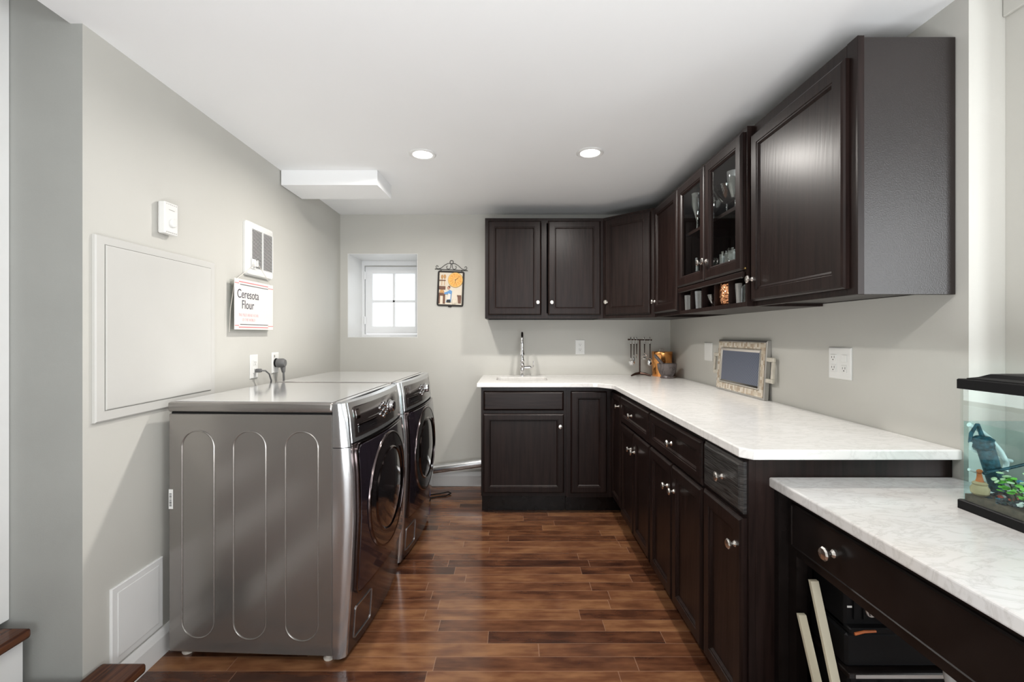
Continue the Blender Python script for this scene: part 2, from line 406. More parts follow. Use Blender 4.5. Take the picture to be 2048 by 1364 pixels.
def text_mesh(body, size, mb, fr, extrude=0.0006, align='CENTER', squeeze=1.0, spacing=1.0):
    """add lettering to mb; the text lies in the x-y plane of fr, z is outward"""
    cu = bpy.data.curves.new('lettering', 'FONT'); cu.body = body; cu.size = size; cu.align_x = align; cu.extrude = extrude
    cu.space_character = spacing
    ob = bpy.data.objects.new('lettering', cu); COL.objects.link(ob)
    dg = bpy.context.evaluated_depsgraph_get()
    me = bpy.data.meshes.new_from_object(ob.evaluated_get(dg))
    me.transform(fr @ Matrix.Diagonal((squeeze, 1, 1, 1)))
    n0 = len(mb.bm.faces); mb.bm.from_mesh(me); mb.bm.faces.ensure_lookup_table()
    for f in mb.bm.faces[n0:]: f.material_index = mb.mi
    bpy.data.objects.remove(ob); bpy.data.meshes.remove(me)

# key dimensions (metres; camera at the origin, looking along +Y)
YB, XR, ZC = 3.75, 1.305, 2.234
LW0 = Vector((-1.361, 1.442)); LWA = math.atan(0.0238)
def lwx(y): return LW0.x - 0.0238*(y - LW0.y)
XRN = 1.41                                   # right wall nearer than the corner
YN = 1.30

# ------------------------------------------------------------------ room shell
struct('floor', MB().box(-3.0, 2.75, -4.1, YB+0.1, -0.06, 0.0), M['floor'])
c = MB()
c.prism([(-1.40, -4.1), (2.75, -4.1), (2.75, YB+0.1), (-1.56, YB+0.1), (-1.40, LW0.y)], ZC, ZC+0.08)
struct('ceiling', c, M['ceiling'])
c = MB()
zt = ZC + 0.75*(3.0-1.40)
c.loops([[(-1.40, -4.1, ZC), (-1.40, LW0.y+0.05, ZC), (-1.40, LW0.y+0.05, ZC+0.08), (-1.40, -4.1, ZC+0.08)],
         [(-3.0, -4.1, zt), (-3.0, LW0.y+0.05, zt), (-3.0, LW0.y+0.05, zt+0.08), (-3.0, -4.1, zt+0.08)]])
struct('ceiling_stairwell', c, M['ceiling'])
# back wall with the deep window opening
wx0, wx1, wz0, wz1 = -1.354, -0.778, 1.221, 1.912
b = MB()
b.box(-1.60, wx0, YB, YB+0.45, 0, ZC+0.05); b.box(wx1, XR+0.25, YB, YB+0.45, 0, ZC+0.05)
b.box(wx0, wx1, YB, YB+0.45, 0, wz0); b.box(wx0, wx1, YB, YB+0.45, wz1, ZC+0.05)
struct('wall_back', b, M['wall'])
b = MB(); y1 = YB+0.02
b.prism([(lwx(LW0.y), LW0.y), (lwx(y1), y1), (lwx(y1)-0.1, y1), (lwx(LW0.y)-0.1, LW0.y+0.02)], 0, ZC+0.02)
struct('wall_left', b, M['wall'])
struct('wall_right', MB().box(XR, XR+0.2, YN, YB, 0, ZC+0.02), M['wall'])
struct('wall_right_near', MB().box(XRN, XRN+0.12, 1.21, YN-0.0005, 0, ZC+0.02), M['wall'])
struct('trim_1', MB().box(XRN-0.010, XRN, 1.21, YN-0.001, 2.154, ZC, 0.002), M['wall'])
# stairwell wall that faces the camera
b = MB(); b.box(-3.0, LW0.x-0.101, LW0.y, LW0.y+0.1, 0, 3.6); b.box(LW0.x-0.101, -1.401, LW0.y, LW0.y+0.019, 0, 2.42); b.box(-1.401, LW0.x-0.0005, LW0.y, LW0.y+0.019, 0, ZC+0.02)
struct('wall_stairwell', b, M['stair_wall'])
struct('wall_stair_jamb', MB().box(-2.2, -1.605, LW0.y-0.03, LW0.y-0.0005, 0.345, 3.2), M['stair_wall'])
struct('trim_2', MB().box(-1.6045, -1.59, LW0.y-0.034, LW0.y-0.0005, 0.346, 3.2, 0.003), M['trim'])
# the room behind the camera
struct('wall_far_left', MB().box(-3.1, -3.0, -4.1, LW0.y, 0, 3.6), M['wall'])
b = MB(); b.box(-3.0, -0.4, -4.1, -4.0, 0, 3.6); b.box(2.2, 2.75, -4.1, -4.0, 0, ZC); b.box(-0.4, 2.2, -4.1, -4.0, 0, 0.55); b.box(-0.4, 2.2, -4.1, -4.0, 2.15, ZC)
struct('wall_rear', b, M['wall'])
b = MB(); b.box(2.65, 2.75, -4.0, -1.46, 0, ZC); b.box(2.65, 2.75, -0.10, 1.21, 0, ZC); b.box(2.65, 2.75, -1.46, -0.10, 0, 0.86); b.box(2.65, 2.75, -1.46, -0.10, 2.18, ZC)
struct('wall_far_right', b, M['wall'])
struct('wall_side_return', MB().box(XRN+0.1205, 2.75, 1.21, 1.30, 0, ZC), M['wall'])
for nm, fr, wdt, h in (('window_2', frame((-0.4, -4.05, 0.55), (1, 0, 0), (0, 1, 0)), 2.6, 1.6), ('window_3', frame((2.70, -1.46, 0.86), (0, 1, 0), (-1, 0, 0)), 1.36, 1.32)):
    b = MB()
    for u in (0, wdt/2-0.03, wdt-0.06): b.box(u, u+0.06, -0.03, 0.03, 0, h)
    for v in (0, h-0.06): b.box(0.0, wdt, -0.028, 0.028, v, v+0.06)
    o = struct(nm, b, M['trim'], fr=fr)
    MB().box(0.06, wdt-0.06, -0.004, 0.004, 0.06, h-0.06).build('pane', M['pane'], o, fr=fr)
# boxed soffit on the ceiling
b = MB(); b.prism([(-1.385, 2.73), (-0.808, 2.73), (-0.800, 3.013), (-1.392, 3.013)], 2.144, ZC-0.0005)
struct('soffit', b, M['ceiling'])
# baseboards
prof = [(0, 0), (0.014, 0), (0.014, 0.075), (0.008, 0.095), (0.004, 0.105), (0, 0.105)]
def baseboard(name, p0, p1, nrm, h=1.0):
    b = MB(); rings = []
    for p in (p0, p1): rings.append([(p[0]+nrm[0]*d, p[1]+nrm[1]*d, z*h+0.0005) for d, z in prof])
    b.loops(rings); struct(name, b, M['trim'])
baseboard('baseboard_left', (lwx(1.46)+0.0005, 1.46), (lwx(YB)+0.0005, YB-0.016), (1, 0.0238))
baseboard('baseboard_back', (-1.39, YB-0.0005), (-0.216, YB-0.0005), (0, -1), 1.1)

# window in the back wall
b = MB(); q_ = 0.004
b.box(wx0+0.0004, wx0+q_, YB-0.001, YB+0.338, wz0+q_, wz1-q_); b.box(wx1-q_, wx1-0.0004, YB-0.001, YB+0.338, wz0+q_, wz1-q_)
b.box(wx0+0.0004, wx1-0.0004, YB-0.001, YB+0.338, wz0+0.0004, wz0+q_); b.box(wx0+0.0004, wx1-0.0004, YB-0.001, YB+0.338, wz1-q_, wz1-0.0004)
struct('trim_3', b, M['trim'])
fw = frame((wx0, YB+0.37, wz0), (1, 0, 0), (0, -1, 0))
ww, wh = wx1-wx0, wz1-wz0
b = MB()
t = 0.028
b.box(0.0005, t, -0.03, 0.03, 0, wh); b.box(ww-t, ww-0.0005, -0.03, 0.03, 0, wh); b.box(t, ww-t, -0.03, 0.03, 0.0005, t); b.box(t, ww-t, -0.03, 0.03, wh-0.05, wh-0.0005)
win = struct('window_1', b, M['sash'], fr=fw)
b = MB(); s0 = t+0.004
b.rects(s0, ww-s0, t+0.004, wh-0.053, [(0, -0.02), (0, 0.018), (0.004, 0.022), (0.060, 0.022), (0.066, 0.016), (0.066, -0.02)], fill=False, back=False)
b.box(ww/2-0.011, ww/2+0.011, -0.012, 0.016, 0.09, wh-0.113, 0.003); b.box(0.09, ww-0.09, -0.012, 0.016, wh/2-0.032, wh/2-0.010, 0.003)
sash = b.build('sash', M['sash'], win, fw)
cols = [(0.096, ww/2-0.011), (ww/2+0.011, ww-0.096)]; rows = [(0.096, wh/2-0.032), (wh/2-0.010, wh-0.119)]
for u0, u1 in cols:
    for v0, v1 in rows: MB().box(u0, u1, -0.004, 0.0, v0, v1).build('pane', M['pane'], sash, fw)
for v in (0.12, wh-0.17):
    b = MB(); b.box(t-0.006, t+0.016, 0.031, 0.037, v, v+0.065, 0.002); b.tube([(t+0.006, 0.04, v-0.004), (t+0.006, 0.04, v+0.069)], 0.005, 8)
    b.build('hinge', M['sash'], win, fw)
MB().box(ww-0.05, ww-0.035, 0.023, 0.04, wh*0.5-0.03, wh*0.5+0.01, 0.003).build('latch', M['sash'], win, fw)
MB().box(t, ww-t, 0.020, 0.030, wh-0.055, wh-0.048).build('head_strip', M['pewter'], win, fw)

# recessed ceiling lamps
def downlight(name, x, y, label, power):
    r = thing(name, label, 'ceiling light', (x, y, ZC), group='recessed ceiling lights')
    fr = Matrix.Translation((x, y, ZC))
    MB().lathe([(0.050, -0.0005), (0.074, -0.0005), (0.074, -0.004), (0.066, -0.008), (0.054, -0.006), (0.050, -0.0005)], seg=40, cap=False).build('trim_ring', M['trim'], r, fr, smooth=True)
    MB().lathe([(0.0005, -0.0008), (0.0515, -0.0008), (0.0515, -0.0035), (0.03, -0.006), (0.0005, -0.007)], seg=32).build('lens', M['lens'], r, fr, smooth=True)
    d = bpy.data.lights.new('lamp_light', 'AREA'); d.shape = 'DISK'; d.size = 0.10; d.energy = power; d.color = (1.0, 0.955, 0.90)
    d.spread = math.radians(170)
    o = bpy.data.objects.new('lamp_light', d); COL.objects.link(o); o.parent = r; o.location = (0, 0, -0.012)
    return r
downlight('recessed_light', -0.489, 2.487, 'lit round recessed ceiling light nearer the ceiling soffit, left of the pair', 20)
downlight('recessed_light', 0.423, 2.466, 'lit round recessed ceiling light nearer the upper cabinets, right of the pair', 20)
for x, y in ((-0.4, 0.2), (0.55, 0.2)):  # added unseen fill lights overhead, without fixtures
    d = bpy.data.lights.new('added_ceiling_fill', 'AREA'); d.shape = 'DISK'; d.size = 0.12; d.energy = 9; d.color = (1.0, 0.955, 0.90)
    o = bpy.data.objects.new('added_ceiling_fill', d); COL.objects.link(o); o.location = (x, y, ZC-0.012)

# ------------------------------------------------------------------ cabinets
DOORP = [(0, 0.0), (0, 0.011), (0.004, 0.016), (0.010, 0.0195), (0.046, 0.0195), (0.048, 0.0165), (0.053, 0.0165), (0.060, 0.009)]
def knob(parent, fr, u, v, n0=0.0195, s=1.0):
    b = MB()
    b.lathe([(0.0095, 0), (0.0095, 0.003), (0.0052, 0.008), (0.0050, 0.013), (0.0085, 0.016), (0.0150, 0.020), (0.0155, 0.024), (0.0125, 0.0275), (0.0005, 0.029)], seg=10)
    b.xf(Matrix.Diagonal((s, s, s, 1)))
    f = fr @ Matrix.Translation((u, n0, v)) @ Matrix.Rotation(-PI/2, 4, 'X')
    return b.build('knob', M['nickel'], parent, f)
def door(parent, fr, u0, u1, v0, v1, kn=None, name='door', mat=None, glass=False, rail=1.0):
    k = rail
    pf = [(i*k, n) for i, n in DOORP]
    if glass: pf = pf[:-1] + [(0.060*k, 0.010), (0.060*k, 0.0)]
    b = MB().rects(u0, u1, v0, v1, pf, fill=False, back=False)
    d = b.build(name, mat or M['wood'], parent, fr)
    i = 0.060*k
    if glass: MB().box(u0+i-0.004, u1-i+0.004, 0.004, 0.007, v0+i-0.004, v1-i+0.004).build('pane', M['glass'], d, fr)
    else: MB().box(u0+i-0.003, u1-i+0.003, 0.002, 0.0085, v0+i-0.003, v1-i+0.003).build('panel', M['wood'], d, fr)
    if kn: knob(d, fr, *kn)
    return d
def slab_drawer(parent, fr, u0, u1, v0, v1, kn=None, mat=None):
    b = MB().rects(u0, u1, v0, v1, [(0, 0), (0, 0.009), (0.004, 0.012), (0.008, 0.0165), (0.013, 0.0195)])
    d = b.build('drawer', mat or M['wood_y'], parent, fr)
    if kn: knob(d, fr, *kn)
    return d
def carcass(parent, fr, w, v0, v1, d, stiles=(), rails=(), top=False, sides=(True, True)):
    t = 0.016
    b = MB()
    b.box(0, t, -d, -0.0205, v0, v1); b.box(w-t, w, -d, -0.0205, v0, v1)
    b.box(t, w-t, -d, -d+0.008, v0, v1); b.box(t, w-t, -d+0.008, -0.0205, v0+0.025, v0+0.041)
    if top: b.box(t, w-t, -d+0.008, -0.0205, v1-t, v1)
    b.build('carcass', M['wood'], parent, fr)
    b = MB(); s = 0.038
    b.box(0, s, -0.020, 0, v0, v1); b.box(w-s, w, -0.020, 0, v0, v1)
    b.box(s, w-s, -0.020, 0, v0, v0+s); b.box(s, w-s, -0.020, 0, v1-s, v1)
    for u in stiles: b.box(u-s/2, u+s/2, -0.020, 0, v0+s, v1-s)
    for v in rails: b.box(s, w-s, -0.0199, -0.0001, v-s/2, v+s/2)
    b.build('face_frame', M['wood'], parent, fr)
def toe(parent, fr, u0, u1, h, n=-0.075):
    MB().box(u0, u1, n-0.016, n, 0.001, h).build('toe_kick', M['black_paint'], parent, fr)

VT = 0.883                                   # top of the base cabinets
XF, YF = 0.70, 3.15                          # face planes of the two base runs
# right run, nearest unit first; u runs with depth (+Y), n towards -X
def right_frame(y, x=XF): return frame((x, y, 0), (0, 1, 0), (-1, 0, 0))
dpt = XR - XF - 0.004
def base_root(y0, w, label): return thing('base_cabinet', label, 'cabinet', ((XF+XR)/2, y0+w/2, 0), group='dark base cabinets')
y = 1.345; w = 0.290; fr = right_frame(y)
r = base_root(y, w, 'narrow dark base cabinet at the near end with grooved drawer front over one door')
carcass(r, fr, w, 0.100, VT, dpt, rails=(0.700,)); toe(r, fr, 0.001, w-0.001, 0.0995)
M['grooved'] = None
def grooved():
    m, nt, b2 = new_mat('heavy_grain_oak'); setp(b2, (0.012, 0.011, 0.011), 0.3, 0, coat=0.3)
    n = N(nt, 'ShaderNodeTexNoise'); n.inputs['Scale'].default_value = 1.0; n.inputs['Detail'].default_value = 5
    L(nt, objcoord(nt, (30, 14, 260)), n.inputs['Vector'])
    r2 = ramp(nt, [(0.35, (0.008, 0.008, 0.008)), (0.65, (0.05, 0.047, 0.045))]); L(nt, n.outputs['Fac'], r2.inputs['Fac']); L(nt, r2.outputs['Color'], b2.inputs['Base Color'])
    bp = N(nt, 'ShaderNodeBump'); bp.inputs['Strength'].default_value = 0.6; bp.inputs['Distance'].default_value = 0.002
    L(nt, n.outputs['Fac'], bp.inputs['Height']); L(nt, bp.outputs['Normal'], b2.inputs['Normal'])
    return m
M['grooved'] = grooved()
dr = slab_drawer(r, fr, 0.012, w-0.012, 0.712, 0.868, (0.125, 0.790), M['grooved']); dr['label'] = 'drawer front with heavy rough wood grain'
door(r, fr, 0.010, w-0.010, 0.112, 0.700, (0.040, 0.612))
y = 1.636; w = 0.624; fr = right_frame(y)
r = base_root(y, w, 'wide dark base cabinet second from the near end, one panelled drawer over two doors')
carcass(r, fr, w, 0.100, VT, dpt, rails=(0.695,)); toe(r, fr, 0.001, w-0.001, 0.0995)
door(r, fr, 0.006, w-0.008, 0.702, 0.862, (0.30, 0.784), 'drawer', M['wood_y'], rail=0.85)
door(r, fr, 0.006, w/2-0.004, 0.108, 0.692, (w/2-0.040, 0.590))
door(r, fr, w/2+0.004, w-0.008, 0.108, 0.692, (w/2+0.040, 0.588))
y = 2.261; w = 0.603; fr = right_frame(y)
r = base_root(y, w, 'wide dark base cabinet third from the near end, one panelled drawer over two doors')
carcass(r, fr, w, 0.100, VT, dpt, rails=(0.695,)); toe(r, fr, 0.001, w-0.001, 0.0995)
door(r, fr, 0.008, w-0.006, 0.702, 0.860, (0.32, 0.784), 'drawer', M['wood_y'], rail=0.85)
door(r, fr, 0.008, w/2-0.003, 0.116, 0.692, (w/2-0.036, 0.592))
door(r, fr, w/2+0.003, w-0.006, 0.116, 0.692, (w/2+0.036, 0.592))
# corner unit: one door faces the aisle, one faces the camera
r = thing('base_cabinet', 'L-shaped dark corner base cabinet with two narrow doors where the counter runs meet', 'cabinet', (0.95, 3.4, 0), group='dark base cabinets')
x0c, y0c = 0.377, 2.866
b = MB()
poly = [(x0c, YB-0.004), (x0c, YF), (XF, YF), (XF, y0c), (XR-0.004, y0c), (XR-0.004, YB-0.004)]
b.prism(poly, 0.12, VT); b.build('carcass', M['wood'], r)
poly2 = [(x0c+0.001, YB-0.004), (x0c+0.001, YF+0.075), (XF+0.075, YF+0.075), (XF+0.075, y0c+0.001), (XR-0.006, y0c+0.001), (XR-0.006, YB-0.005)]
b = MB(); b.prism(poly2, 0.001, 0.1195); b.build('toe_kick', M['black_paint'], r)
door(r, right_frame(y0c), 0.008, YF-y0c-0.024, 0.145, 0.855, (0.030, 0.788), rail=0.8)
fb = frame((0, YF, 0), (1, 0, 0), (0, -1, 0))
door(r, fb, 0.405, 0.655, 0.152, 0.855, None, rail=0.95)
# sink unit
fs = frame((-0.214, YF, 0), (1, 0, 0), (0, -1, 0)); w = 0.590
r = thing('base_cabinet', 'dark sink base cabinet facing the camera with plain false drawer over one door', 'cabinet', (0.08, 3.45, 0), group='dark base cabinets')
carcass(r, fs, w, 0.130, VT, YB-YF-0.004, rails=(0.709,)); toe(r, fs, 0.001, w-0.001, 0.1295)
slab_drawer(r, fs, 0.016, w-0.018, 0.722, 0.856, None, M['wood_x'])
door(r, fs, 0.016, w-0.018, 0.155, 0.700, (0.545, 0.615), rail=0.85)

# marble counter (L shaped, sink cut-out)
YCF, XCF, YCN = 3.115, 0.672, 1.318
outer = [(-0.240, YB-0.002), (-0.240, YCF), (0.555, YCF), (0.585, YCF-0.006), (0.660, 3.02), (XCF, 2.985), (XCF, YCN+0.030), (XCF+0.028, YCN), (XR-0.002, YCN), (XR-0.002, YB-0.002)]
sx0, sx1, sy0, sy1 = -0.115, 0.265, 3.30, 3.565
def rrect(x0, x1, y0, y1, r, n=5):
    P = []
    for cx, cy, a0 in ((x1-r, y0+r, -PI/2), (x1-r, y1-r, 0), (x0+r, y1-r, PI/2), (x0+r, y0+r, PI)):
        for i in range(n+1):
            a = a0 + PI/2*i/n; P.append((cx+r*math.cos(a), cy+r*math.sin(a)))
    return P
hole = rrect(sx0, sx1, sy0, sy1, 0.035)
ct = MB(); bm = ct.bm
es = []
for ring in (outer, hole):
    vs = [bm.verts.new((p[0], p[1], 0.914)) for p in ring]
    es += [bm.edges.new((vs[i], vs[(i+1) % len(vs)])) for i in range(len(vs))]
bmesh.ops.triangle_fill(bm, use_beauty=True, use_dissolve=False, edges=es)
fs0 = bm.faces[:]
ext = bmesh.ops.extrude_face_region(bm, geom=fs0)
bmesh.ops.translate(bm, vec=(0, 0, -0.030), verts=[v for v in ext['geom'] if isinstance(v, bmesh.types.BMVert)])
bmesh.ops.recalc_face_normals(bm, faces=bm.faces[:])
be = [e for e in bm.edges if e.is_manifold and e.calc_face_angle(0) > 1.0 and abs(e.verts[0].co.z-e.verts[1].co.z) < 1e-5]
bmesh.ops.bevel(bm, geom=be, offset=0.004, segments=2, affect='EDGES', profile=0.5)
o = ct.build('countertop', M['marble'])
tag(o, 'L-shaped white marble countertop with sink cut-out over the dark base cabinets', 'countertop')
# undermount sink
r = thing('sink', 'small undermount steel sink set in the marble below the chrome faucet', 'sink', ((sx0+sx1)/2, (sy0+sy1)/2, 0.72))
R_ = lambda o_, z: [(x, y_, z) for x, y_ in rrect(sx0-o_, sx1+o_, sy0-o_, sy1+o_, 0.035+max(o_, -0.02))]
b = MB(); b.loops([R_(0.02, 0.8835), R_(0.006, 0.8835), R_(0.004, 0.88), R_(-0.004, 0.76), R_(-0.02, 0.735)], cap0=False)
b.build('basin', M['silver'], r, smooth=True)
MB().lathe([(0.0005, 0), (0.036, 0), (0.040, 0.002), (0.030, 0.003), (0.026, -0.004), (0.0005, -0.004)], ((sx0+sx1)/2, (sy0+sy1)/2, 0.7365), 24).build('drain', M['chrome'], r, smooth=True)
# faucet
fx, fy = 0.082, 3.655
r = thing('faucet', 'chrome gooseneck pull-down faucet behind the small sink', 'faucet', (fx, fy, 0.914))
ff = Matrix.Translation((fx, fy, 0.9142))
b = MB(); b.lathe([(0.022, 0), (0.022, 0.006), (0.0165, 0.010), (0.0155, 0.035), (0.019, 0.042), (0.0175, 0.052), (0.0165, 0.075), (0.0195, 0.082), (0.0195, 0.095), (0.0150, 0.105), (0.0185, 0.118), (0.0185, 0.128), (0.0125, 0.145), (0.0115, 0.165)], seg=28)
b.build('body', M['chrome'], r, ff, smooth=True)
pts = [(0, 0, 0.16), (0, 0, 0.22)]
for i in range(13):
    a = PI - PI*i/12; pts.append((-0.004*i/12, -0.075 - 0.075*math.cos(a), 0.265 + 0.080*math.sin(a)))
pts[2] = (0, 0, 0.262)
b = MB(); b.tube(pts, 0.0105, 14); b.build('spout', M['chrome'], r, ff, smooth=True)
e = pts[-1]
b = MB(); b.lathe([(0.0105, 0.0), (0.0135, -0.004), (0.0145, -0.045), (0.0135, -0.055), (0.0210, -0.085), (0.0215, -0.094), (0.0180, -0.098), (0.0005, -0.098)], (e[0], e[1], e[2]+0.004), 24)
b.build('spray_head', M['chrome'], r, ff, smooth=True)
b = MB(); b.tube([(0.016, 0, 0.066), (0.060, 0, 0.068)], [0.011, 0.0125], 16); b.ball((0.062, 0, 0.068), 0.013); 
b.tube([(0.066, 0, 0.062), (0.082, -0.004, 0.062), (0.089, -0.006, 0.078), (0.091, -0.008, 0.118)], [0.005, 0.005, 0.0045, 0.0055], 10)
b.build('lever', M['chrome'], r, ff, smooth=True)

# wall cabinets
V0, V1 = 1.366, 2.122
YU, XU = 3.425, 0.985
def upper(label, loc): return thing('wall_cabinet', label, 'wall cabinet', loc, group='dark wall cabinets')
fu = frame((-0.203, YU, 0), (1, 0, 0), (0, -1, 0)); w = 0.888
r = upper('dark two-door wall cabinet facing the camera above the sink', (0.24, 3.58, V0))
carcass(r, fu, w, V0, V1, YB-YU-0.003, stiles=(w/2,), top=True)
door(r, fu, 0.024, 0.422, 1.392, 2.100, (0.396, 1.487)); door(r, fu, 0.474, 0.868, 1.392, 2.100, (0.500, 1.487))
# diagonal corner unit
r = upper('dark diagonal corner wall cabinet with one angled door', (1.05, 3.5, V0))
pa, pb = Vector((0.687, YU)), Vector((XU, 3.138))
b = MB(); b.prism([(pa.x, pa.y), (pb.x, pb.y), (XR-0.003, pb.y), (XR-0.003, YB-0.003), (pa.x, YB-0.003)], V0, V1); b.build('carcass', M['wood'], r)
ud = (pb-pa).normalized(); nd = Vector((-ud.y, ud.x)) * (-1 if Vector((-ud.y, ud.x)).y > 0 else 1)
wd = (pb-pa).length
door(r, frame((pa.x, pa.y, 0), (ud.x, ud.y, 0), (nd.x, nd.y, 0)), 0.022, wd-0.028, 1.392, 2.100, (0.044, 1.487))
# narrow unit
dU = XR-XU-0.003
y0, y1 = 2.672, 3.137; fr = right_frame(y0, XU); w = y1-y0
r = upper('dark single-door wall cabinet between the angled corner and the glass doors', (1.15, 2.9, V0))
carcass(r, fr, w, V0, V1, dU, top=True)
door(r, fr, 0.008, w-0.036, 1.388, 2.100, (w-0.062, 1.470))
# glass-door unit with open cubbies
y0, y1 = 1.906, 2.671; fr = right_frame(y0, XU); w = y1-y0
r = upper('dark wall cabinet with two glass doors over a row of open cubbies', (1.15, 2.29, V0))
b = MB(); t = 0.016
b.box(0, t, -dU, -0.0205, V0, V1); b.box(w-t, w, -dU, -0.0205, V0, V1); b.box(t, w-t, -dU, -dU+0.008, V0, V1)
b.box(t, w-t, -dU+0.008, -0.0205, V1-t, V1); b.box(t, w-t, -dU+0.008, -0.0205, V0, V0+0.018); b.box(t, w-t, -dU+0.008, -0.0205, 1.505, 1.523)
b.build('carcass', M['wood'], r, fr)
b = MB(); s = 0.016
b.box(0, s, -0.02, 0, V0, V1); b.box(w-s, w, -0.02, 0, V0, V1); b.box(s, w-s, -0.02, 0, V0, V0+0.020); b.box(s, w-s, -0.02, 0, V1-0.03, V1); b.box(s, w-s, -0.02, 0, 1.497, 1.527)
b.build('face_frame', M['wood'], r, fr)
MB().box(0.012, w-0.002, 0.0005, 0.014, 1.488, 1.516, 0.004).build('moulding', M['wood_y'], r, fr)
for k in range(1, 5):
    u = s + (w-2*s)*k/5; MB().box(u-0.005, u+0.005, -dU+0.010, -0.001, V0+0.0205, 1.4965).build('divider', M['wood'], r, fr)
MB().box(t+0.001, w-t-0.001, -dU+0.010, -0.03, 1.815, 1.832).build('shelf', M['wood_y'], r, fr)
door(r, fr, 0.014, w/2-0.003, 1.519, 2.102, (w/2-0.030, 1.612), glass=True); door(r, fr, w/2+0.003, w-0.004, 1.519, 2.102, (w/2+0.030, 1.612), glass=True)
MB().box(0.001, 0.012, 0.0005, 0.008, 1.522, 1.530, 0.002).build('hinge_pin', M['brass'], r, fr)
# large near unit (shallower face)
XN = 1.012
y0, y1 = 1.335, 1.905; fr = right_frame(y0, XN); w = y1-y0; dN = XR-XN-0.003
r = upper('large dark single-door wall cabinet at the near end, its side facing the camera', (1.16, 1.62, V0))
b = MB()
b.box(0, 0.016, -dN, -0.0205, V0, V1, 0.001); b.box(w-t, w, -dN, -0.0205, V0+0.01, V1); b.box(t, w-t, -dN, -dN+0.008, V0+0.01, V1); b.box(t, w-t, -dN+0.008, -0.0205, V0+0.012, V0+0.028); b.box(t, w-t, -dN+0.008, -0.0205, V1-t, V1)
b.build('carcass', M['satin'], r, fr)
b = MB(); s = 0.04
b.box(-0.003, s, -0.020, 0, V0, V1+0.003, 0.001); b.box(w-s, w, -0.020, 0, V0, V1); b.box(s, w-s, -0.020, 0, V0, V0+s); b.box(s, w-s, -0.020, 0, V1-s, V1)
b.build('face_frame', M['wood'], r, fr)
door(r, fr, 0.030, w-0.006, 1.386, 2.078, (w-0.028, 1.476))

# ------------------------------------------------------------------ glassware
def tumbler(mb, r0, r1, h, c=(0, 0, 0), seg=14, wall=0.0025):
    mb.lathe([(r0, 0), (r0+(r1-r0)*0.5, h*0.5), (r1, h), (r1-wall, h), (r0+(r1-r0)*0.5-wall, h*0.5), (r0-wall, 0.006), (0.0005, 0.006)], c, seg, cap=True)
def goblet(mb, rb, hb, hs, rf, flare=1.0, seg=16):
    mb.lathe([(rf, 0), (rf, 0.003), (0.006, 0.008), (0.0045, hs*0.5), (0.006, hs*0.95), (rb*0.55, hs+0.008), (rb, hs+hb*0.45), (rb*flare, hs+hb), (rb*flare-0.002, hs+hb), (rb-0.003, hs+hb*0.45), (rb*0.5, hs+0.014), (0.0005, hs+0.010)], seg=seg)
CZ = V0 + 0.0205
def single(name, mb, mat, loc, label, cat, group, smooth=True):
    o = mb.build(name, mat, fr=Matrix.Translation(loc), smooth=smooth)
    return tag(o, label, cat, group)
cub = [1.922+0.1466*k for k in range(6)]     # cubby edges in Y (near to far)
G1 = 'glasses in the open cubbies'
b = MB(); tumbler(b, 0.026, 0.030, 0.085, seg=10); single('tumbler', b, M['crystal'], (1.020, 2.612, CZ), 'clear glass tumbler in the cubby farthest from the camera', 'glass', G1)
b = MB(); tumbler(b, 0.026, 0.032, 0.095, seg=10); single('tumbler', b, M['crystal'], (1.021, 2.462, CZ), 'clear glass tumbler in the second farthest cubby', 'glass', G1)
b = MB(); tumbler(b, 0.025, 0.031, 0.088, seg=12); single('tumbler', b, M['crystal'], (1.024, 2.030, CZ), 'frosted patterned tumbler in the cubby nearest the large cabinet', 'glass', G1)
b = MB()
rg = []
for k, (rx, ry, z) in enumerate(((0.016, 0.020, 0), (0.020, 0.026, 0.004), (0.036, 0.048, 0.040), (0.042, 0.062, 0.062), (0.039, 0.058, 0.062), (0.033, 0.044, 0.040), (0.014, 0.018, 0.008))):
    rg.append([(rx*math.cos(a*PI/9), ry*math.sin(a*PI/9), z+(0.014*max(0, math.sin(a*PI/9))**4 if z > 0.05 else 0)) for a in range(18)])
b.loops(rg)
single('cream_boat', b, M['crystal'], (1.030, 2.292, CZ), 'clear glass boat-shaped creamer in the middle cubby', 'dish', None)
b = MB(); b.lathe([(0.036, 0), (0.044, 0.008), (0.050, 0.045), (0.048, 0.085), (0.046, 0.105), (0.044, 0.105), (0.046, 0.085), (0.047, 0.045), (0.041, 0.010), (0.0005, 0.008)], seg=26)
cu_r = thing('copper_mug', 'hammered copper mug in the second cubby from the large cabinet', 'mug', (1.037, 2.156, CZ))
b.build('cup', M['hammered'], cu_r, Matrix.Translation((1.037, 2.156, CZ)), smooth=True)
b = MB(); b.tube([(0.046, 0, 0.088), (0.074, 0, 0.080), (0.078, 0, 0.050), (0.048, 0, 0.026)], 0.0045, 8)
b.build('handle', M['copper'], cu_r, Matrix.Translation((1.037, 2.156, CZ)), smooth=True)
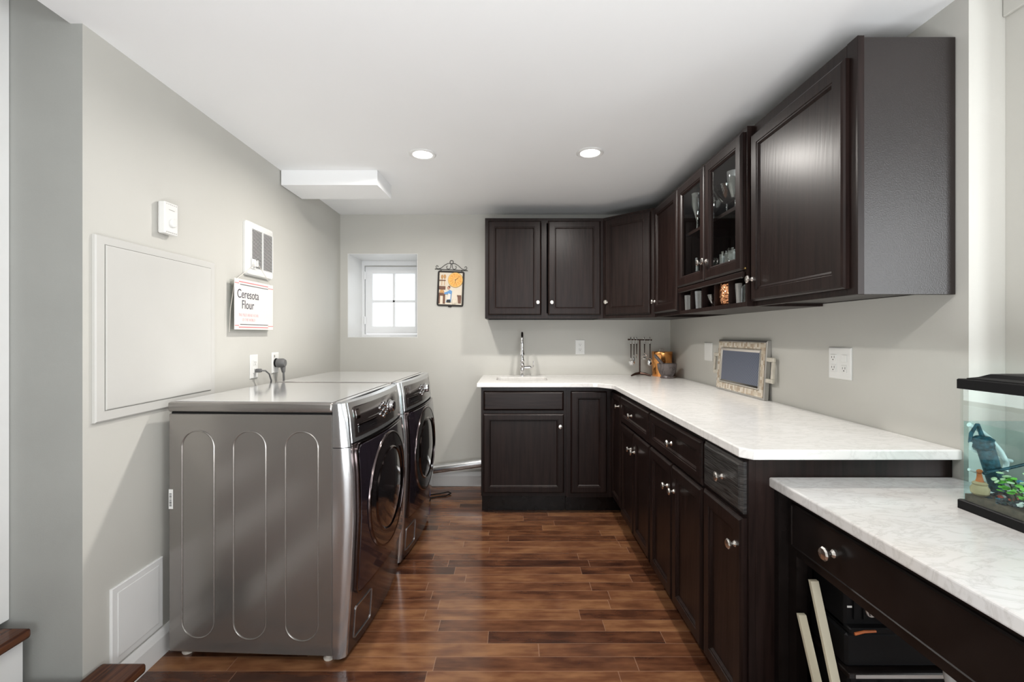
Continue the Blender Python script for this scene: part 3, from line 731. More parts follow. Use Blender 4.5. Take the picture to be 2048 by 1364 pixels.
# behind the glass doors
zl, zu = 1.5235, 1.8325
G2 = 'glasses on the lower shelf behind glass'
proto = None
for k in range(6):
    xx = 1.035 + (0.0 if k % 2 == 0 else 0.010); yy = 2.125 + k*0.057
    lab = ['nearest tumbler of the row on the lower cabinet shelf behind the near glass door', 'second nearest tumbler of the row on the lower cabinet shelf', 'third nearest tumbler of the row on the lower cabinet shelf',
           'fourth nearest tumbler of the row on the lower cabinet shelf', 'fifth nearest tumbler of the row on the lower cabinet shelf', 'farthest tumbler of the row on the lower cabinet shelf, by the door gap'][k]
    if proto is None:
        b = MB(); tumbler(b, 0.021, 0.026, 0.115, seg=10); proto = single('tall_tumbler', b, M['crystal'], (xx, yy, zl), lab, 'glass', G2)
    else: copy_thing(proto, (xx, yy, zl), lab)
for k, (xx, yy, lab) in enumerate(((1.12, 2.30, 'stemmed glass standing behind the nearest tumblers on the lower cabinet shelf'), (1.13, 2.40, 'stemmed glass standing behind the middle tumblers on the lower cabinet shelf'))):
    if k == 0: b = MB(); goblet(b, 0.030, 0.075, 0.085, 0.030); g0 = single('goblet', b, M['crystal'], (xx, yy, zl), lab, 'glass', G2)
    else: copy_thing(g0, (xx, yy, zl), lab)
G3 = 'glasses on the upper shelf behind glass'
b = MB(); goblet(b, 0.050, 0.085, 0.070, 0.038, 1.35); single('goblet', b, M['crystal'], (1.075, 2.275, zu), 'large flared goblet on the upper cabinet shelf behind the near glass door', 'glass', G3)
b = MB(); goblet(b, 0.040, 0.130, 0.055, 0.036, 1.1); single('goblet', b, M['crystal'], (1.060, 2.155, zu), 'tallest goblet on the upper cabinet shelf, nearest the large cabinet', 'glass', G3)
b = MB(); b.lathe([(0.030, 0), (0.055, 0.012), (0.078, 0.050), (0.075, 0.050), (0.052, 0.016), (0.0005, 0.010)], seg=14); single('bowl', b, M['crystal'], (1.180, 2.380, zu), 'cut glass bowl behind the goblets on the upper cabinet shelf', 'bowl', None)
b = MB(); goblet(b, 0.034, 0.07, 0.05, 0.03, 1.1); single('goblet', b, M['crystal'], (1.050, 2.370, zu), 'small goblet on the upper cabinet shelf beside the gap between glass doors', 'glass', G3)
b = MB(); b.lathe([(0.034, 0), (0.034, 0.004), (0.010, 0.012), (0.008, 0.060), (0.020, 0.085), (0.042, 0.150), (0.040, 0.200), (0.044, 0.215), (0.041, 0.215), (0.037, 0.200), (0.038, 0.150), (0.016, 0.088), (0.0005, 0.080)], seg=18)
single('tall_glass', b, M['crystal'], (1.060, 2.600, zu), 'tall footed glass on the upper cabinet shelf behind the far glass door', 'glass', G3)
r = thing('decanter', 'round glass decanter with stopper on the lower cabinet shelf behind the far glass door', 'decanter', (1.058, 2.600, zl))
fd = Matrix.Translation((1.058, 2.600, zl))
b = MB(); b.lathe([(0.030, 0), (0.046, 0.012), (0.050, 0.040), (0.036, 0.068), (0.014, 0.085), (0.012, 0.115), (0.020, 0.125), (0.018, 0.125), (0.010, 0.113), (0.012, 0.086), (0.034, 0.064), (0.046, 0.040), (0.0005, 0.008)], seg=20); b.build('body', M['crystal'], r, fd, smooth=True)
b = MB(); b.lathe([(0.0095, 0.112), (0.0095, 0.126), (0.020, 0.138), (0.018, 0.160), (0.0005, 0.170)], seg=10); b.build('stopper', M['crystal'], r, fd)

# ------------------------------------------------------------------ washer and dryer
def bow(y):                                  # front bulge across the width
    t = y/0.686*2-1; return 0.028*(1-t*t)
def fz(z):                                   # profile of the front corner
    P = [(0.02, 0.043), (0.30, 0.062), (0.55, 0.073), (0.70, 0.070), (0.82, 0.060), (0.93, 0.050), (0.985, 0.040)]
    if z <= P[0][0]: return P[0][1]
    for (a, fa), (b_, fb_) in zip(P, P[1:]):
        if z <= b_: return fa + (fb_-fa)*(z-a)/(b_-a)
    return P[-1][1]
def curved(mb, y0, y1, z0, z1, off0, off1, ny=14, nz=10, rad=0.0):
    """slab that follows the bowed front between offsets off0 (back) and off1 (front); rounded corners by clipping"""
    def P(i, j, off):
        y_ = y0+(y1-y0)*i/ny; z_ = z0+(z1-z0)*j/nz
        return (fz(z_)+bow(y_)+off, y_, z_)
    V = {}
    for s_, off in ((0, off0), (1, off1)):
        for i in range(ny+1):
            for j in range(nz+1): V[s_, i, j] = mb.bm.verts.new(P(i, j, off))
    for i in range(ny):
        for j in range(nz):
            mb._f([V[1, i, j], V[1, i+1, j], V[1, i+1, j+1], V[1, i, j+1]]); mb._f([V[0, i, j], V[0, i, j+1], V[0, i+1, j+1], V[0, i+1, j]])
    for i in range(ny):
        for j in (0, nz): mb._f([V[0, i, j], V[0, i+1, j], V[1, i+1, j], V[1, i, j]])
    for j in range(nz):
        for i in (0, ny): mb._f([V[0, i, j], V[0, i, j+1], V[1, i, j+1], V[1, i, j]])
def rr_panel(mb, y0, y1, z0, z1, rad, off0, off1, n=6, ring=None):
    """rounded-rectangle panel on the bowed front: fan of concentric rounded rectangles"""
    def ringpts(sh, off):
        pts = rrect(y0+sh, y1-sh, z0+sh, z1-sh, max(rad-sh, 0.003), n)
        # subdivide straight runs so the bow is followed
        out = []
        for i_, (a, b_) in enumerate(zip(pts, pts[1:]+pts[:1])):
            k = 8 if i_ % (n+1) == n else 1
            out += [(a[0]+(b_[0]-a[0])*q/k, a[1]+(b_[1]-a[1])*q/k) for q in range(k)]
        return [(fz(z_)+bow(y_)+off, y_, z_) for y_, z_ in out]
    m_ = min(y1-y0, z1-z0)/2
    if ring is None:
        sh = [0, 0.25*m_, 0.5*m_, 0.75*m_, 0.97*m_]
        mb.loops([ringpts(0, off0), ringpts(0, off1-0.003), ringpts(0.003, off1)] + [ringpts(q, off1) for q in sh[1:]], cap0=True, cap1=True)
    else:
        mb.loops([ringpts(0, off0), ringpts(0, off1), ringpts(ring, off1), ringpts(ring, off0), ringpts(0, off0)], cap0=False, cap1=False)
def washer(label, loc, rz, second=False):
    r = thing('dryer' if second else 'washing_machine', label, 'dryer' if second else 'washing machine', loc, rz)
    fr = W[r.name]
    Wd = 0.686
    b = MB(); b.box(-0.640, 0.0, 0.0, Wd, 0.032, 0.945, 0.004)
    body = b.build('cabinet_body', M['washer'], r, fr)
    for k in range(3):                       # embossed slots on both sides
        xc = -0.523 + k*0.2025
        for side, yy in ((0, -0.0015), (1, Wd+0.0015)):
            pts = rrect(xc-0.063, xc+0.063, 0.090, 0.880, 0.061, 10)
            b = MB(); b.tube([(p[0], yy+(0.0012 if side == 0 else -0.0012), p[1]) for p in pts+pts[:2]], 0.0028, 6, cap=False); b.build('embossed_slot', M['washer'], body, fr, smooth=True)
    b = MB(); b.box(-0.645, 0.002, -0.003, Wd+0.003, 0.951, 0.990, 0.010, 3)
    lid = b.build('top_lid', M['washer'], r, fr, smooth=True)
    MB().box(-0.625, -0.004, 0.012, Wd-0.012, 0.9903, 0.9918, 0.001).build('lid_panel', M['washer_top'], lid, fr)
    MB().box(-0.630, -0.002, 0.003, Wd-0.003, 0.945, 0.951).build('lid_gap_strip', M['black_plastic'], r, fr)  # dark gap under the lid, its shade put in as a black strip
    # corner pillars
    for s_, (ya, yb) in enumerate(((-0.001, 0.030), (Wd-0.030, Wd+0.001))):
        for z0, z1, nm in ((0.024, 0.8185, 'corner_pillar'), (0.8215, 0.986, 'console_end')):
            b = MB(); rings = []
            for j in range(15):
                z_ = z0+(z1-z0)*j/14; f_ = fz(z_)
                yo, yi = (ya, yb) if s_ == 0 else (yb, ya)
                tt = 0.010 if s_ == 0 else -0.010
                rings.append([(0.001, yo, z_), (f_*0.45, yo, z_), (f_*0.62, yo+tt*0.15, z_), (f_-0.004, yo+tt*0.9, z_), (f_+bow(abs(yo+tt*1.2))*1.0+0.001, yo+tt*1.5, z_), (f_+bow(yi)-0.001, yi, z_), (0.001, yi, z_)])
            b.loops(rings); b.build(nm, M['washer_trim'], r, fr, smooth=True, angle=25)
    # lower and mid front
    b = MB(); curved(b, 0.0305, Wd-0.0305, 0.026, 0.826, -0.035, 0.0, 16, 14); front = b.build('front_panel', M['washer_front'], r, fr, smooth=True, angle=40)
    # console
    b = MB(); curved(b, 0.0305, Wd-0.0305, 0.832, 0.986, -0.035, 0.001, 16, 6); con = b.build('control_console', M['washer_trim'], r, fr, smooth=True, angle=40)
    b = MB(); b.loops([[(0.0, y_, 0.9855) for y_ in (0.031, Wd-0.031)] + [(0.0, y_, 0.9895) for y_ in (Wd-0.031, 0.031)],
                       [(0.020, y_, 0.9855) for y_ in (0.031, Wd-0.031)] + [(0.020, y_, 0.9893) for y_ in (Wd-0.031, 0.031)]])
    b.build('console_cap', M['washer_top'], r, fr)
    b = MB(); rr_panel(b, 0.052, 0.585, 0.846, 0.966, 0.012, 0.0, 0.004); cp = b.build('control_panel', M['console'], con, fr, smooth=True, angle=30)
    b = MB(); rr_panel(b, 0.597, 0.640, 0.850, 0.964, 0.008, 0.0, 0.004); b.build('label_strip', M['pewter'], con, fr, smooth=True, angle=30)
    b = MB(); rr_panel(b, 0.066, 0.100, 0.915, 0.955, 0.004, 0.003, 0.0065); b.build('emblem_plate', M['dark_chrome'], con, fr)
    b = MB(); rr_panel(b, 0.075, 0.245, 0.858, 0.892, 0.006, 0.003, 0.0075); b.build('detergent_drawer', M['dark_glass'], con, fr)
    b = MB(); rr_panel(b, 0.075, 0.245, 0.8935, 0.8965, 0.001, 0.003, 0.010); b.build('drawer_grip', M['dark_chrome'], con, fr)
    yk, zk = 0.430, 0.912
    fk = fr @ Matrix.Translation((fz(zk)+bow(yk)+0.004, yk, zk))
    b = MB(); b.lathe([(0.031, 0), (0.031, 0.003), (0.026, 0.005), (0.024, 0.020), (0.021, 0.023), (0.0005, 0.024)], seg=32, axis='x'); b.build('dial', M['chrome'], con, fk, smooth=True)
    for yk, zk, rr_ in ((0.300, 0.925, 0.012), (0.300, 0.898, 0.012), (0.335, 0.936, 0.010), (0.335, 0.910, 0.010), (0.335, 0.884, 0.010), (0.372, 0.930, 0.012), (0.372, 0.895, 0.012)):
        fk = fr @ Matrix.Translation((fz(zk)+bow(yk)+0.004, yk, zk))
        b = MB(); b.lathe([(rr_, 0), (rr_, 0.003), (rr_*0.75, 0.006), (0.0005, 0.0065)], seg=18, axis='x'); b.build('button', M['chrome'], con, fk, smooth=True)
    # glossy door plate and porthole
    b = MB(); rr_panel(b, 0.048, Wd-0.042, 0.245, 0.818, 0.030, 0.0005, 0.014); plate = b.build('door_plate', M['door_gloss'], r, fr, smooth=True, angle=30)
    b = MB(); rr_panel(b, 0.040, Wd-0.034, 0.237, 0.826, 0.036, 0.0003, 0.012, ring=0.0075); b.build('door_edge', M['dark_chrome'], plate, fr, smooth=True, angle=30)
    yc, zc = 0.352, 0.560
    def ring3(rad, off, n_=56): return [(fz(zc+rad*math.sin(2*PI*i/n_))+bow(min(max(yc+rad*math.cos(2*PI*i/n_), 0), Wd))+off, yc+rad*math.cos(2*PI*i/n_), zc+rad*math.sin(2*PI*i/n_)) for i in range(n_)]
    b = MB(); b.loops([ring3(0.2495, 0.012), ring3(0.248, 0.020), ring3(0.2445, 0.0225), ring3(0.238, 0.021)], cap0=False, cap1=False); b.build('door_ring', M['dark_chrome'], plate, fr, smooth=True, angle=60)
    b = MB(); b.loops([ring3(0.2385, 0.020), ring3(0.215, 0.0185), ring3(0.180, 0.0155)], cap0=False, cap1=False); b.build('door_bezel', M['dark_glass'], plate, fr, smooth=True, angle=60)
    b = MB(); b.loops([ring3(0.182, 0.0155), ring3(0.176, 0.021), ring3(0.168, 0.0165)], cap0=False, cap1=False); b.build('inner_ring', M['dark_chrome'], plate, fr, smooth=True, angle=60)
    b = MB(); b.loops([ring3(0.169, 0.0165), ring3(0.13, 0.021), ring3(0.08, 0.024), ring3(0.03, 0.025), ring3(0.002, 0.025)], cap0=False, cap1=True); b.build('door_glass', M['dark_glass'], plate, fr, smooth=True, angle=60)
    # crescent door grip on the far side of the porthole
    b = MB(); pts = []
    for i in range(11):
        a = math.radians(-46+92*i/10); rad = 0.212; y_ = yc+rad*math.cos(a); z_ = zc+rad*math.sin(a); pts.append((fz(z_)+bow(y_)+0.022, y_, z_))
    b.tube(pts, [0.003]+[0.0055]*9+[0.003], 8); b.build('door_grip', M['dark_chrome'], plate, fr, smooth=True)
    # service hatch
    b = MB(); rr_panel(b, 0.060, 0.205, 0.060, 0.185, 0.012, 0.0003, 0.0035, ring=0.003); b.build('service_hatch', M['washer_trim'], front, fr, smooth=True, angle=30)
    for x_, y_ in ((-0.60, 0.05), (-0.03, 0.04), (-0.60, Wd-0.05), (-0.03, Wd-0.04)):
        b = MB(); b.lathe([(0.020, 0.0005), (0.022, 0.006), (0.014, 0.010), (0.010, 0.0318)], (x_, y_, 0), 14); b.build('foot', M['offwhite'], r, fr, smooth=True)
    return r
RZ = math.radians(-2.6)
wm = washer('silver graphite front-load washing machine nearest the camera, its ribbed side facing us', (-0.677, 1.715, 0), RZ)
dm = washer('silver graphite front-load dryer behind the nearer machine, close to the window wall', (-0.645, 2.432, 0), RZ, True)
fr = W[wm.name]
b = MB(); b.box(-0.6385, -0.622, -0.0012, -0.0004, 0.580, 0.655); st = b.build('barcode_sticker', M['white_plastic'], wm, fr); st['label'] = 'white barcode sticker'
b = MB(); zz = 0.590
while zz < 0.642:
    h_ = random.choice((0.0012, 0.002, 0.003)); b.box(-0.636, -0.627, -0.0016, -0.00115, zz, zz+h_); zz += h_+random.choice((0.0015, 0.0025))
b.build('barcode', M['slot'], st, fr)

# ------------------------------------------------------------------ fittings on the left wall
NW = Vector((1, 0.0238, 0)).normalized()
def lwroot(name, label, cat, yw, z, group=None):
    """thing on the left wall; local x = out of the wall, y = along the wall with depth, z = up"""
    return thing(name, label, cat, (lwx(yw), yw, z), LWA, group)
# electrical panel
yc_ = (1.474+2.091)/2; hw = (2.091-1.474)/2
r = lwroot('electrical_panel', 'large square electrical panel cover painted like the left wall', 'electrical panel', yc_, 0.960); fr = W[r.name]
fp = fr @ frame((0.0005, 0, 0), (0, 1, 0), (1, 0, 0))
MB().rects(-hw, hw, 0, 0.615, [(0, 0), (0, 0.009), (0.004, 0.012), (0.030, 0.012)]).build('cover_frame', M['panel_paint'], r, fp)
MB().rects(-hw+0.036, hw-0.034, 0.037, 0.585, [(0, 0.0121), (0, 0.0145), (0.003, 0.016)]).build('panel_door', M['panel_paint'], r, fp)
MB().rects(-hw+0.0335, hw-0.0315, 0.0345, 0.5875, [(0, 0.0119), (0, 0.0126), (0.0035, 0.0126), (0.0035, 0.0119)], fill=False, back=False).build('door_gap', M['gap'], r, fp)
# small access panel near the floor
r = lwroot('access_panel', 'small plain white access panel low on the left wall above the baseboard', 'access panel', 1.66, 0.114); fr = W[r.name]
fp = fr @ frame((0.0005, 0, 0), (0, 1, 0), (1, 0, 0))
MB().rects(-0.120, 0.115, 0, 0.270, [(0, 0), (0, 0.006), (0.003, 0.008), (0.022, 0.008)]).build('cover_frame', M['trim'], r, fp)
MB().rects(-0.096, 0.091, 0.024, 0.246, [(0, 0.0081), (0, 0.0095), (0.002, 0.010)]).build('panel_door', M['trim'], r, fp)
# thermostat
r = lwroot('thermostat', 'boxy white dial thermostat on the left wall above the electrical panel', 'thermostat', 1.787, 1.640); fr = W[r.name]
b = MB(); b.box(0.0005, 0.006, -0.033, 0.033, 0.002, 0.122, 0.002); b.build('back_plate', M['pewter'], r, fr)
b = MB(); b.box(0.006, 0.032, -0.036, 0.036, 0, 0.124, 0.004, 2); cs = b.build('case', M['white_plastic'], r, fr)
b = MB(); b.lathe([(0.017, 0.0), (0.017, 0.006), (0.014, 0.009), (0.0005, 0.009)], (0.0322, 0.004, 0.046), 28, 'x'); b.build('dial', M['white_plastic'], cs, fr, smooth=True)
b = MB()
for k in range(6):
    yy = -0.026+k*0.0104; b.box(0.0315, 0.0324, yy-0.003, yy+0.003, 0.115, 0.1175); b.box(0.0315, 0.0324, yy-0.003, yy+0.003, 0.006, 0.0085)
b.build('vent_slots', M['pewter'], cs, fr)
MB().box(0.0315, 0.0323, -0.014, 0.016, 0.094, 0.0965).build('name_mark', M['pewter'], cs, fr)
# wall heater
r = lwroot('wall_heater', 'white wall heater with dark louvre grille on the left wall', 'heater', 2.472, 1.556); fr = W[r.name]
fp = fr @ frame((0.0005, 0, 0), (0, 1, 0), (1, 0, 0))
P0 = rrect(-0.136, 0.136, 0, 0.285, 0.020, 5)
b = MB()
def R2(sh, n_): return [(y_, n_, z_) for y_, z_ in rrect(-0.136+sh, 0.136-sh, sh, 0.285-sh, max(0.020-sh, 0.004), 5)]
b.loops([R2(0, 0), R2(0, 0.010), R2(0.006, 0.020), R2(0.016, 0.024)]); hs = b.build('housing', M['white_plastic'], r, fp, smooth=True, angle=30)
MB().box(-0.100, 0.112, 0.0241, 0.0248, 0.042, 0.245).build('grille_recess', M['slot'], r, fp)
b = MB()
for k in range(28):
    z_ = 0.0435+k*0.00725
    for ya, yb in ((-0.100, 0.001), (0.011, 0.112)): b.box(ya, yb, 0.0249, 0.0268, z_, z_+0.0020)
b.box(0.001, 0.011, 0.0249, 0.0285, 0.040, 0.247); b.box(-0.106, -0.100, 0.0241, 0.028, 0.040, 0.247); b.box(0.112, 0.118, 0.0241, 0.028, 0.040, 0.247)
b.box(-0.106, -0.066, 0.0249, 0.0292, 0.036, 0.088)
b.build('louvre_grille', M['white_plastic'], r, fp)
b = MB(); b.lathe([(0.017, 0), (0.017, 0.010), (0.013, 0.014), (0.0005, 0.014)], seg=24); b.box(-0.004, 0.004, -0.016, 0.016, 0.012, 0.022, 0.001)
b.build('thermostat_knob', M['white_plastic'], r, fp @ Matrix.Translation((-0.086, 0.0293, 0.062)) @ Matrix.Rotation(-PI/2, 4, 'X'), smooth=True)
# hanging sign
r = lwroot('hanging_sign', 'white sign lettered Ceresota Flour hanging on strings from the heater knob', 'sign', 2.392, 1.272); fr = W[r.name]
fp = fr @ frame((0.030, 0, 0), (0, 1, 0), (1, 0, 0))
MB().box(-0.185, 0.185, 0, 0.004, 0, 0.252, 0.001).build('sign_board', M['sign'], r, fp)
MB().box(-0.190, 0.172, -0.018, -0.016, -0.008, 0.245).build('backing_sheet', M['clear_sleeve'], r, fp)
b = MB()
b.box(-0.150, 0.130, 0.0041, 0.0046, 0.236, 0.240); b.box(-0.150, 0.130, 0.0041, 0.0046, 0.010, 0.014)
b.box(-0.185, -0.150, 0.0041, 0.0046, 0.228, 0.231); b.box(0.130, 0.185, 0.0041, 0.0046, 0.228, 0.231); b.box(-0.185, -0.150, 0.0041, 0.0046, 0.019, 0.022); b.box(0.130, 0.185, 0.0041, 0.0046, 0.019, 0.022)
b.build('red_border', M['sign_red'], r, fp)
b = MB(); b.box(-0.140, 0.130, 0.0041, 0.0046, 0.223, 0.2265); b.box(-0.140, 0.130, 0.0041, 0.0046, 0.0245, 0.028); b.build('dark_border', M['sign_ink'], r, fp)
ft = fp @ frame((0, 0.0043, 0), (1, 0, 0), (0, 0, 1), (0, 1, 0))
b = MB(); text_mesh('Ceresota', 0.062, b, ft @ Matrix.Translation((-0.066, 0.158, 0)), squeeze=0.86); text_mesh('Flour', 0.062, b, ft @ Matrix.Translation((-0.070, 0.105, 0)), squeeze=0.86)
b.build('sign_title', M['sign_ink'], r, recalc=False)
b = MB(); text_mesh('THE PRIZE BREAD FLOUR', 0.020, b, ft @ Matrix.Translation((-0.062, 0.067, 0)), squeeze=0.80); text_mesh('OF THE WORLD', 0.020, b, ft @ Matrix.Translation((-0.062, 0.043, 0)), squeeze=0.80)
b.build('sign_motto', M['sign_pink'], r, recalc=False)
kn = fr.inverted() @ (W['wall_heater'] @ Vector((0.046, -0.086, 0.062)))
b = MB(); b.tube([(0.033, -0.165, 0.250), (kn.x, kn.y-0.008, kn.z)], 0.0013, 6); b.tube([(0.033, 0.165, 0.250), (kn.x, kn.y+0.008, kn.z)], 0.0013, 6)
b.tube([(0.028, -0.172, 0.25), (0.022, -0.200, 0.10), (0.020, -0.205, -0.012)], 0.001, 6)
b.build('string', M['string'], r, fr)
# outlets
def outlet_plate(r, fp, wdt=0.072, h=0.117):
    return MB().rects(-wdt/2, wdt/2, -h/2, h/2, [(0, 0), (0, 0.003), (0.004, 0.006)]).build('cover_plate', M['white_plastic'], r, fp)
def sockets(par, fp, u=0.0, vs=(0.020, -0.020), n=0.0061):
    for v in vs:
        b = MB(); b.box(u-0.014, u+0.014, n, n+0.002, v-0.014, v+0.014, 0.004, 2); s_ = b.build('socket', M['white_plastic'], par, fp)
        b = MB(); b.box(u-0.0075, u-0.0055, n+0.0018, n+0.0024, v-0.001, v+0.008); b.box(u+0.0055, u+0.0075, n+0.0018, n+0.0024, v-0.001, v+0.007)
        b.lathe([(0.0005, 0), (0.0026, 0), (0.0026, 0.0006), (0.0005, 0.0006)], (u, n+0.0018, v-0.007), 10, 'y'); b.build('slots', M['slot'], s_, fp)
r = lwroot('wall_outlet', 'white wall outlet on the left wall with a grey plug in its lower socket', 'outlet', 2.435, 1.012, 'wall outlets'); fr = W[r.name]
fp = fr @ frame((0.0005, 0, 0.064), (0, 1, 0), (1, 0, 0)); pl = outlet_plate(r, fp, 0.075, 0.128); MB().rects(-0.017, 0.017, -0.034, 0.034, [(0, 0.0061), (0, 0.0075), (0.001, 0.008)]).build('insert', M['white_plastic'], pl, fp); sockets(pl, fp, n=0.0081)
b = MB(); z0 = -0.022
r = lwroot('power_cord', 'grey plug and cord leaving the outlet nearer the sign', 'power cord', 2.440, 0.900, 'plugs and cords above the machines'); fr = W[r.name]
MB().box(0.0120, 0.040, -0.012, 0.012, 0.144, 0.164, 0.005, 2).build('plug', M['grey_plastic'], r, fr, smooth=True)
b = MB(); b.tube([(0.038, 0, 0.154), (0.055, 0.014, 0.152), (0.062, 0.040, 0.132), (0.062, 0.062, 0.095), (0.050, 0.070, 0.03), (0.030, 0.070, 0.0)], 0.0042, 8); b.build('cord', M['grey_plastic'], r, fr, smooth=True)
r = lwroot('wall_outlet', 'white wall outlet on the left wall holding a big round black plug', 'outlet', 2.664, 1.022, 'wall outlets'); fr = W[r.name]
fp = fr @ frame((0.0005, 0, 0.060), (0, 1, 0), (1, 0, 0)); pl = outlet_plate(r, fp, 0.078, 0.120)
b = MB(); b.lathe([(0.026, 0.0061), (0.026, 0.012), (0.022, 0.014), (0.0005, 0.014)], (0, 0, 0), 24, 'y'); b.build('socket', M['black_plastic'], pl, fp)
b = MB(); b.box(-0.020, -0.008, 0.0061, 0.0068, 0.032, 0.046); b.build('label_mark', M['pewter'], pl, fp)
r = lwroot('power_cord', 'big round black plug and cord leaving the outlet nearer the window', 'power cord', 2.664, 0.900, 'plugs and cords above the machines'); fr = W[r.name]
b = MB(); b.lathe([(0.024, 0.0152), (0.027, 0.022), (0.027, 0.050), (0.020, 0.062), (0.0005, 0.064)], (0, 0, 0.180), 20, 'x'); b.tube([(0.045, 0.004, 0.170), (0.048, 0.008, 0.125)], [0.017, 0.009], 12); b.build('plug', M['grey_plastic'], r, fr, smooth=True)
b = MB(); b.tube([(0.048, 0.008, 0.130), (0.050, 0.008, 0.085), (0.048, 0.006, 0.0)], 0.006, 8); b.build('cord', M['grey_plastic'], r, fr, smooth=True)
# back wall outlet, right wall plates
r = thing('wall_outlet', 'white double outlet on the back wall above the counter', 'outlet', (0.560, YB, 1.083), group='wall outlets')
fp = frame((0.560, YB-0.0005, 1.142), (1, 0, 0), (0, -1, 0)); pl = outlet_plate(r, fp, 0.078, 0.120); sockets(pl, fp)
r = thing('wall_plate', 'blank white wall plate on the right wall behind the leaning tray', 'wall plate', (XR, 3.015, 1.04))
fp = frame((XR-0.0005, 3.015, 1.133), (0, 1, 0), (-1, 0, 0)); pl = outlet_plate(r, fp, 0.118, 0.122)
MB().rects(-0.032, 0.032, -0.034, 0.034, [(0, 0.0061), (0, 0.0068), (0.001, 0.0072)]).build('insert', M['white_plastic'], pl, fp)
r = thing('wall_outlet', 'wide white double-gang outlet on the right wall near the aquarium', 'outlet', (XR, 1.806, 1.07), group='wall outlets')
fp = frame((XR-0.0005, 1.806, 1.134), (0, 1, 0), (-1, 0, 0)); pl = outlet_plate(r, fp, 0.124, 0.126)
MB().rects(0.012, 0.046, -0.034, 0.034, [(0, 0.0061), (0, 0.0075), (0.001, 0.008)]).build('insert', M['white_plastic'], pl, fp)
sockets(pl, fp, 0.029, n=0.0081); sockets(pl, fp, -0.028, (-0.021,))
b = MB(); b.box(-0.042, -0.014, 0.0061, 0.009, 0.006, 0.034, 0.006, 2); b.build('night_light', M['white_plastic'], pl, fp)

# ------------------------------------------------------------------ back wall plaque with clock
px_, pz_ = -0.503, 1.25+50/242.7
r = thing('wall_plaque', 'iron-framed relief plaque with an orange-slice clock and baker, beside the window', 'wall plaque', (-0.503, YB, 1.46))
ti = math.radians(2.2)
fq = Matrix.Translation((-0.505, YB-0.0005, 1.623)) @ Matrix.Rotation(ti, 4, 'Y') @ frame((0, 0, 0), (1, 0, 0), (0, -1, 0))
hw, hh = 0.109, 0.145
def R3(sh, n_): return [(u, n_, v) for u, v in rrect(-hw+sh, hw-sh, -hh+sh, hh-sh, max(0.016-sh, 0.003), 4)]
b = MB(); b.loops([R3(0, 0.001), R3(0, 0.012), R3(0.003, 0.016), R3(0.011, 0.016), R3(0.014, 0.011), R3(0.014, 0.001)], cap0=False, cap1=False)
b.box(-0.014, 0.014, 0.001, 0.014, -hh-0.008, -hh+0.004, 0.003); b.build('frame', M['iron'], r, fq)
b = MB(); b.loops([R3(0.012, 0.001), R3(0.012, 0.008)]); b.build('picture_panel', M['cream'], r, fq)
def arc(cu, cv, rad, a0, a1, n_=10): return [(cu+rad*math.cos(math.radians(a0+(a1-a0)*i/n_)), 0.006, cv+rad*math.sin(math.radians(a0+(a1-a0)*i/n_))) for i in range(n_+1)]
b = MB(); t_ = hh+0.012
b.tube([(-0.135, 0.006, t_), (0.135, 0.006, t_-0.004)], 0.0026, 8)
for s_ in (-1, 1):
    pts = arc(0, t_+0.020, 0.017, 200, -20, 10)
    curve = [(0.010, 0.050), (0.030, 0.050), (0.055, 0.036), (0.085, 0.010), (0.108, 0.002), (0.124, 0.008), (0.128, 0.020), (0.120, 0.030), (0.110, 0.026), (0.111, 0.018)]
    b.tube([(s_*u, 0.006, t_+v) for u, v in curve], 0.0021, 7)
    curve = [(0.004, 0.046), (0.006, 0.030), (0.010, 0.010), (0.024, 0.003), (0.038, 0.010), (0.040, 0.024), (0.032, 0.030)]
    b.tube([(s_*u, 0.006, t_+v) for u, v in curve], 0.0021, 7)
    b.tube([(s_*0.085, 0.006, t_), (s_*0.085, 0.006, hh-0.002)], 0.0024, 7)
b.tube(arc(0, t_+0.062, 0.014, 0, 360, 18), 0.0024, 7, cap=False)
b.build('scroll_bracket', M['iron'], r, fq, smooth=True)
b = MB(); b.lathe([(0.060, 0.008), (0.062, 0.014), (0.058, 0.020), (0.054, 0.0195)], (0.038, 0, 0.072), 36, 'y'); dial = b.build('clock_dial', M['orange_rind'], r, fq, smooth=True)
b = MB()
for k in range(12):
    a0, a1 = 2*PI*k/12+0.05, 2*PI*(k+1)/12-0.05; am = (a0+a1)/2
    pl_ = [(0.038+0.010*math.cos(am), 0.072+0.010*math.sin(am))] + [(0.038+0.052*math.cos(a0+(a1-a0)*q/3), 0.072+0.052*math.sin(a0+(a1-a0)*q/3)) for q in range(4)]
    b.loops([[(u, 0.0194, v) for u, v in pl_], [(u, 0.0215, v) for u, v in pl_]])
b.build('fruit_segments', M['orange'], dial, fq)
b = MB(); b.tube([(0.038, 0.0235, 0.072), (0.060, 0.0235, 0.087)], 0.0016, 6); b.tube([(0.038, 0.0235, 0.072), (0.036, 0.0235, 0.040)], 0.0013, 6); b.lathe([(0.004, 0.021), (0.004, 0.025), (0.0005, 0.025)], (0.038, 0, 0.072), 12, 'y'); b.build('clock_hands', M['brown'], dial, fq)
for u in (-0.072, -0.050):
    b = MB(); b.ball((u, 0.011, 0.095 if u < -0.06 else 0.098), 0.010, 10, (1, 0.4, 1.7)); b.tube([(u, 0.010, 0.085), (u-0.002, 0.010, 0.025)], 0.0022, 6); b.build('wooden_spoon', M['tan'], r, fq, smooth=True)
MB().box(-0.096, -0.042, 0.0081, 0.015, 0.062, 0.069, 0.001).build('spoon_rail', M['brown'], r, fq)
